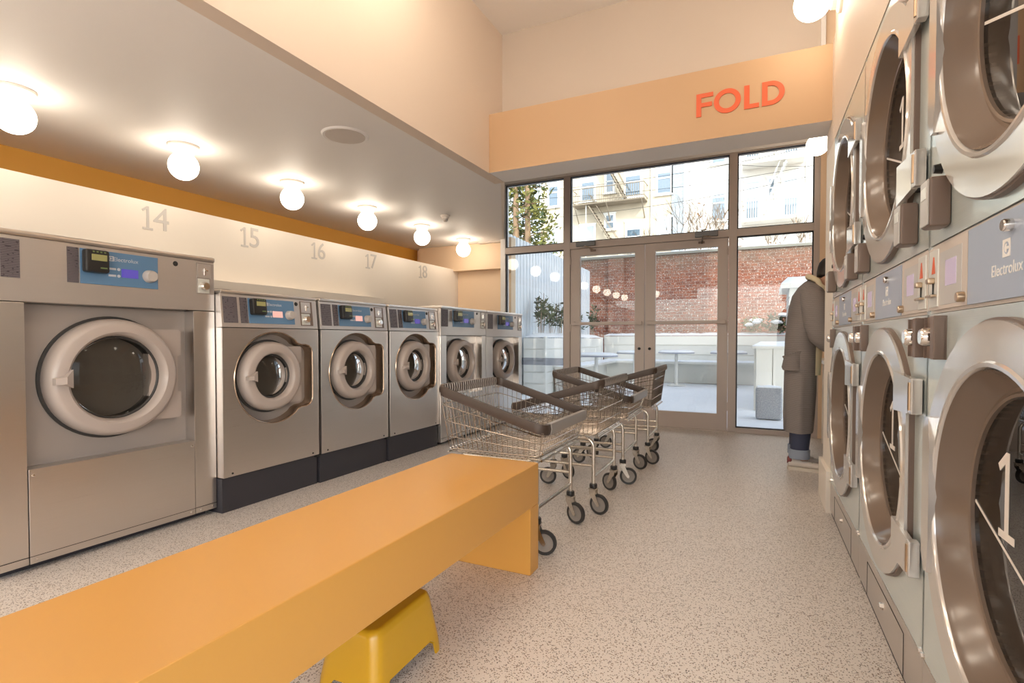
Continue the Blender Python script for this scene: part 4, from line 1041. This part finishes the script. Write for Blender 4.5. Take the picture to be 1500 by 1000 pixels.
def reed(i, x, y, h, n, label):
    rnd = random.Random(i); t = thing('leafy_plant', label, 'plant', (x + .06, y, 1.235), 0, 'plants in the long white planter')
    st = MB(); lf = MB()
    for _ in range(n):
        a, b = rnd.uniform(-.15, .15), rnd.uniform(-.22, .22); hh = h * rnd.uniform(.6, 1)
        st.tube([(a * .5, b * .5, 0), (a * .8, b * .8, hh * .6), (a, b, hh)], .006, 4)
        for q in range(9):
            z = hh * rnd.uniform(.35, 1); k = .5 + .5 * z / hh
            leaves(lf, 2, ((a * k - .05, a * k + .05), (b * k - .05, b * k + .05), (z - .03, z + .03)), .13, rnd)
    st.build('stems', M_twig, t); lf.build('foliage', M_leaf, t, False)
for i, (x, y, h, n, lb) in enumerate(((-4.25, 10.15, .85, 9, 'fullest leafy plant at the near end of the white planter'), (-4.25, 10.75, .62, 6, 'shorter leafy plant second from the near end of the planter'), (-4.22, 11.3, .66, 6, 'thin leafy plant third from the near end of the planter'), (-4.25, 11.95, .75, 5, 'tall thin plant in the middle of the planter'), (-4.22, 12.5, .55, 6, 'low plant beside the left door stile, in the planter'), (-4.2, 13.6, .75, 6, 'plant at the far end of the white planter'))):
    reed(10 + i, x, y, h, n, lb)
def shrub(seed, x, y, z, w, h, n, label, mm):
    rnd = random.Random(seed); t = thing('shrub', label, 'shrub', (x, y, z))
    m = MB(); leaves(m, n, ((-w, w), (-w * .8, w * .8), (0, h)), .13, rnd); m.build('foliage', mm, t, False)
    f = MB()
    for _ in range(5): f.ball((rnd.uniform(-w, w) * .7, rnd.uniform(-w, w) * .5 - .1, h * rnd.uniform(.5, 1)), .085, (1.3, 1, .6), 10, 6)
    f.build('snow_clump', M_snow, t)
    s2 = MB()
    for _ in range(6): s2.tube([(rnd.uniform(-.05, .05), 0, 0), (rnd.uniform(-w, w) * .7, rnd.uniform(-w, w) * .4, h * .9)], .012, 4)
    s2.build('stems', M_twig, t)
shrub(3, .34, 14.48, 1.30, .24, .40, 220, 'evergreen shrub with snow clumps beside the shed', M_leaf)
shrub(4, -.22, 14.48, 1.30, .22, .28, 140, 'low olive shrub behind the bar counter', leafmat('olive_leaves', (.10, .10, .04), (.26, .23, .10)))
t = thing('conifer', 'leafy evergreen tree with two trunks beyond the white metal wall', 'tree', (-9.75, 21.4, -.13)); rnd = random.Random(21)
for dx, h in ((-.33, 11), (.25, 10)): MB().tube([(dx, 0, 0), (dx + .05, 0, h * .5), (dx, 0, h)], .16, 10, rs=[.18, .15, .06]).build('trunk', M_bark, t)
m = MB(); b = MB()
for _ in range(330):
    z = rnd.uniform(3.2, 11); rr = 1.75 * (1.05 - .7 * (z - 3.2) / 7.8); a = rnd.uniform(0, 2 * PI); q = rr * rnd.uniform(.3, 1)
    cx, cy = q * math.cos(a), abs(q * math.sin(a)) * .9 + (.15 if rnd.random() < .8 else -.5)
    leaves(m, 15, ((cx - .35, cx + .35), (cy - .3, cy + .5), (z - .25, z + .25)), .28, rnd)
    if _ % 12 == 0: b.tube([(0, .1, z), (cx, cy, z + .2)], .03, 4)
m.build('foliage', M_needle, t, False); b.build('branches', M_bark, t)
def bare(seed, x, y, z, h, w, n, label, lf=0):
    rnd = random.Random(seed); t = thing('bare_bush', label, 'bush', (x, y, -.13)); m = MB()
    def grow(p, d, ln, r, k):
        q = p + d * ln; m.tube([p, (p + q) / 2 + Vector((rnd.uniform(-1, 1), rnd.uniform(-1, 1), 0)) * ln * .06, q], r, 4, rs=[r, r * .85, r * .7], caps=False)
        if k:
            for _ in range(3):
                e = (d + Vector((rnd.uniform(-.6, .6), rnd.uniform(-.4, .4), rnd.uniform(-.15, .5)))).normalized(); grow(q, e, ln * rnd.uniform(.55, .85), r * .65, k - 1)
    for _ in range(n):
        p0 = Vector((rnd.uniform(-w, w), rnd.uniform(-.15, .15), z + .13)); m.tube([Vector((p0.x * .5, p0.y, 0)), p0], .018, 5); grow(p0, Vector((rnd.uniform(-.35, .35), rnd.uniform(-.2, .2), 1)).normalized(), h * rnd.uniform(.3, .45), .014, 3)
    m.build('twigs', M_twig, t)
    if lf:
        m = MB(); leaves(m, lf, ((-w * 1.2, w * 1.2), (-.3, .3), (z + h * .2, z + h * 1.1)), .12, rnd); m.build('foliage', M_rusty, t, False)
bare(31, -1.30, 16.0, 3.0, 2.0, .75, 12, 'bare brown bush rising over the brick wall before the white house', 130)
bare(32, .65, 16.1, 3.1, 1.1, .5, 7, 'low bare bush over the brick wall, right glazing', 60)
bare(33, -3.6, 16.2, 2.9, 1.4, .5, 5, 'thin bare bush over the brick wall, middle of the transom')

# ------------------------------------------------------------------ houses beyond the wall
def shift(px, Y=32.):   # metres along the facade are measured straight from the survey below
    return px
M_cream_w = paint('cream_render', (.60, .52, .40), .85, .06); M_white_w = paint('white_render', (.76, .72, .66), .85, .04)
M_trimw = paint('white_window_trim', (.80, .80, .78), .6)
M_win = mat('window_reflecting_sky', (.10, .15, .20), .04, 0., IOR=2.2); M_blind = paint('pale_blind', (.50, .56, .62), .5)
M_iron = paint('painted_iron', (.27, .22, .16), .7, .15); M_ironw = paint('white_painted_iron', (.80, .78, .74), .6)
M_gbrick = brick_mat('blue_grey_brick', (.30, .34, .38), (.38, .42, .45), (.48, .50, .52), 3.2, False)
def facade_window(root, x0, x1, z0, z1, y, blind=.0, bars=False, trim=None):
    w = MB(); fr = .10
    w.prism([(x0 - fr, z0 - fr), (x1 + fr, z0 - fr), (x1 + fr, z1 + fr), (x0 - fr, z1 + fr)], y - .06, y + .02, 'y', [[(x0, z0), (x0, z1), (x1, z1), (x1, z0)]])
    w.box(x0 - .16, x1 + .16, y - .14, y, z0 - .17, z0 - .09).box(x0 - .14, x1 + .14, y - .10, y, z1 + .09, z1 + .18)
    o = w.build('window', M_trimw if trim is None else trim, root, False)
    zm = (z0 + z1) / 2
    p = MB(); p.box(x0, x1, y - .01, y + .01, z0, zm - .03).box(x0, x1, y - .035, y - .015, zm - .03, z1); p.build('pane', M_win, o, False)
    s = MB(); s.box(x0, x1, y - .045, y - .005, zm - .05, zm + .03); s.box(x0, x0 + .04, y - .045, y - .005, z0, z1).box(x1 - .04, x1, y - .045, y - .005, z0, z1)
    s.build('sash', M_trimw, o, False)
    if blind: b = MB(); b.box(x0 + .04, x1 - .04, y - .04, y - .036, z1 - blind * (z1 - z0), z1); b.build('blind', M_blind, o, False)
    return o
YB = 32.
ch = thing('apartment_house', 'cream rendered apartment house with a rusty fire escape', 'house', (0, 0, 0))
MB().box(-13.2, -4.9, YB, YB + 8, -.1, 17).build('wall', M_cream_w, ch)
MB().box(-4.95, -4.28, YB - .06, YB + 8, -.1, 17).build('brick_strip', M_gbrick, ch)
for q in ((-12.66, -12.0, 9.7, 11.4, .3), (-12.7, -12.0, 6.6, 8.15, .5), (-10.45, -9.6, 9.8, 11.45, .35), (-7.68, -6.74, 9.75, 11.4, .3), (-5.78, -4.98, 9.7, 11.45, .35),
          (-10.45, -9.6, 6.5, 8.15, .8), (-7.58, -6.74, 6.5, 8.1, .25), (-5.70, -4.98, 6.5, 8.15, .7), (-10.45, -9.6, 13, 14.6, .2), (-7.68, -6.74, 13, 14.6, .3), (-5.78, -4.98, 13, 14.6, .2)):
    facade_window(ch, *q[:4], YB, q[4])
for q in ((-8.87, -8.4, 10.15, 11.45), (-8.88, -8.36, 7.92, 8.70)): facade_window(ch, *q, YB, 0)
f = MB(); f.box(-10.75, -6.35, YB - 1.0, YB - .02, 9.28, 9.34)
f.build('platform', M_iron, ch)
f = MB()
for z in (9.5, 10.25): f.tube([(-10.75, YB - .02, z), (-10.75, YB - 1, z), (-6.35, YB - 1, z), (-6.35, YB - .02, z)], .03, 6)
for i in range(34): f.tube([(-10.75 + i * 4.4 / 33, YB - 1, 9.3), (-10.75 + i * 4.4 / 33, YB - 1, 10.25)], .014, 4)
f.build('railing', M_iron, ch)
f = MB()
for x in (-10.6, -8.6, -6.5): f.tube([(x, YB - 1, 9.28), (x, YB - .02, 8.35)], .035, 6)
f.build('bracket', M_iron, ch)
def ladder(root, a, b, y, name, mm):
    f = MB(); a, b = Vector((a[0], y, a[1])), Vector((b[0], y, b[1]))
    for dy in (0, -.55): f.tube([a + Vector((0, dy, 0)), b + Vector((0, dy, 0))], .045, 6)
    for i in range(15):
        p = a.lerp(b, i / 14); f.box(p.x - .10, p.x + .10, y - .55, y, p.z - .015, p.z + .015)
    for dy in (0, -.55): f.tube([a + Vector((0, dy, .75)), b + Vector((0, dy, .75))], .022, 5)
    return f.build(name, mm, root)
ladder(ch, (-9.75, 9.25), (-8.0, 6.4), YB - .3, 'fire_stair', M_iron); ladder(ch, (-8.85, 12.0), (-7.5, 9.4), YB - .3, 'fire_stair', M_iron)
f = MB().tube([(-6.1, YB - .1, 5), (-6.1, YB - .1, 14)], .045, 6); f.tube([(-9.9, YB - .8, 5), (-9.9, YB - .8, 9.3)], .03, 5); f.build('pipe', M_trimw, ch)
wh = thing('apartment_house', 'white rendered apartment house with balconies, right of the cream one', 'house', (0, 0, 0))
MB().box(-4.28, 7, YB - .02, YB + 8, -.1, 17).build('wall', M_white_w, wh)
f = MB().box(-4.27, -4.02, YB - .10, YB - .01, 0, 17).box(1.9, 2.1, YB - .12, YB, 0, 17); f.build('corner_board', M_trimw, wh)
for q in ((-2.74, -2.02, 7.85, 9.7, .35), (-2.75, -2.05, 11.05, 12.9, .2), (-.97, -.30, 7.75, 9.7, .45), (.85, 1.55, 7.75, 9.7, .55), (-.97, -.30, 11.1, 12.8, .3), (.85, 1.55, 11.1, 12.8, .3), (-2.74, -2.02, 4.6, 6.4, .4), (-.97, -.30, 5.0, 6.6, .3), (.85, 1.55, 5.0, 6.6, .3)):
    facade_window(wh, *q[:4], YB - .02, q[4])
facade_window(wh, .14, .44, 8.85, 9.75, YB - .02, 0)
for z in (7.5, 10.55):
    f = MB().box(-1.15, 1.8, YB - 1.1, YB, z - .12, z); f.build('balcony', M_white_w, wh)
    f = MB(); f.tube([(-1.15, YB, z + 1.0), (-1.15, YB - 1.1, z + 1.0), (1.8, YB - 1.1, z + 1.0), (1.8, YB, z + 1.0)], .035, 6)
    for i in range(27): f.tube([(-1.15 + i * 2.95 / 26, YB - 1.1, z), (-1.15 + i * 2.95 / 26, YB - 1.1, z + 1.0)], .02, 4)
    f.build('balcony_railing', M_ironw, wh)
ladder(wh, (1.0, 10.5), (-.2, 7.55), YB - .4, 'fire_stair', M_ironw); ladder(wh, (1.3, 12.8), (.2, 10.6), YB - .4, 'fire_stair', M_ironw)
f = MB()
f.tube([(-3.85, YB - .15, 4), (-3.85, YB - .15, 16)], .05, 6); f.build('pipe', M_trimw, wh)
for i, (a, b) in enumerate((((-12.5, 30.5, 10.3), (4, 30.5, 10.95)), ((-12.5, 30.6, 9.85), (4, 30.6, 9.95)), ((-12.5, 30.4, 8.55), (4, 30.4, 9.5)), ((-3.6, 30.2, 10.8), (5, 30.2, 9.6)))):
    a, b = Vector(a), Vector(b)
    m = MB().tube([a.lerp(b, t / 10) - Vector((0, 0, .35 * math.sin(PI * t / 10))) for t in range(11)], .012, 5)
    tag(m.build('overhead_wire', M_dark), 'thin overhead wire across the houses, %s' % ('topmost on the cream house', 'second from the top', 'lowest, under the fire escape platform', 'falling to the right before the white house')[i], 'wire', 'overhead wires beyond the brick wall')

# ------------------------------------------------------------------ light
W = bpy.data.worlds.new('sky'); SC.world = W; W.use_nodes = True
n, l = W.node_tree.nodes, W.node_tree.links
sk = n.new('ShaderNodeTexSky'); sk.sky_type = 'NISHITA'; sk.sun_disc = False; sk.sun_elevation = math.radians(34); sk.sun_rotation = math.radians(155); sk.dust_density = 1.5
bg = n['Background']
hs = n.new('ShaderNodeHueSaturation'); hs.inputs['Saturation'].default_value = .45; l.new(sk.outputs[0], hs.inputs['Color'])
l.new(hs.outputs[0], bg.inputs['Color']); bg.inputs['Strength'].default_value = .235
sun = bpy.data.lights.new('sun', 'SUN'); sun.energy = 1.3; sun.angle = .02; sun.color = (1, .93, .82)
so_ = bpy.data.objects.new('sun', sun); COL.objects.link(so_)
so_.rotation_euler = Vector((-.55, .75, -.62)).to_track_quat('-Z', 'Y').to_euler()

SC.view_settings.view_transform = 'Standard'; SC.view_settings.look = 'None'; SC.view_settings.gamma = 1; SC.view_settings.use_curve_mapping = False
SC.view_settings.exposure = 1.30
SC.cycles.use_denoising = True; SC.cycles.max_bounces = 10; SC.cycles.diffuse_bounces = 5; SC.cycles.glossy_bounces = 5; SC.cycles.transparent_max_bounces = 12
SC.cycles.sample_clamp_indirect = 8; SC.cycles.caustics_reflective = False; SC.cycles.caustics_refractive = False; SC.cycles.blur_glossy = .5
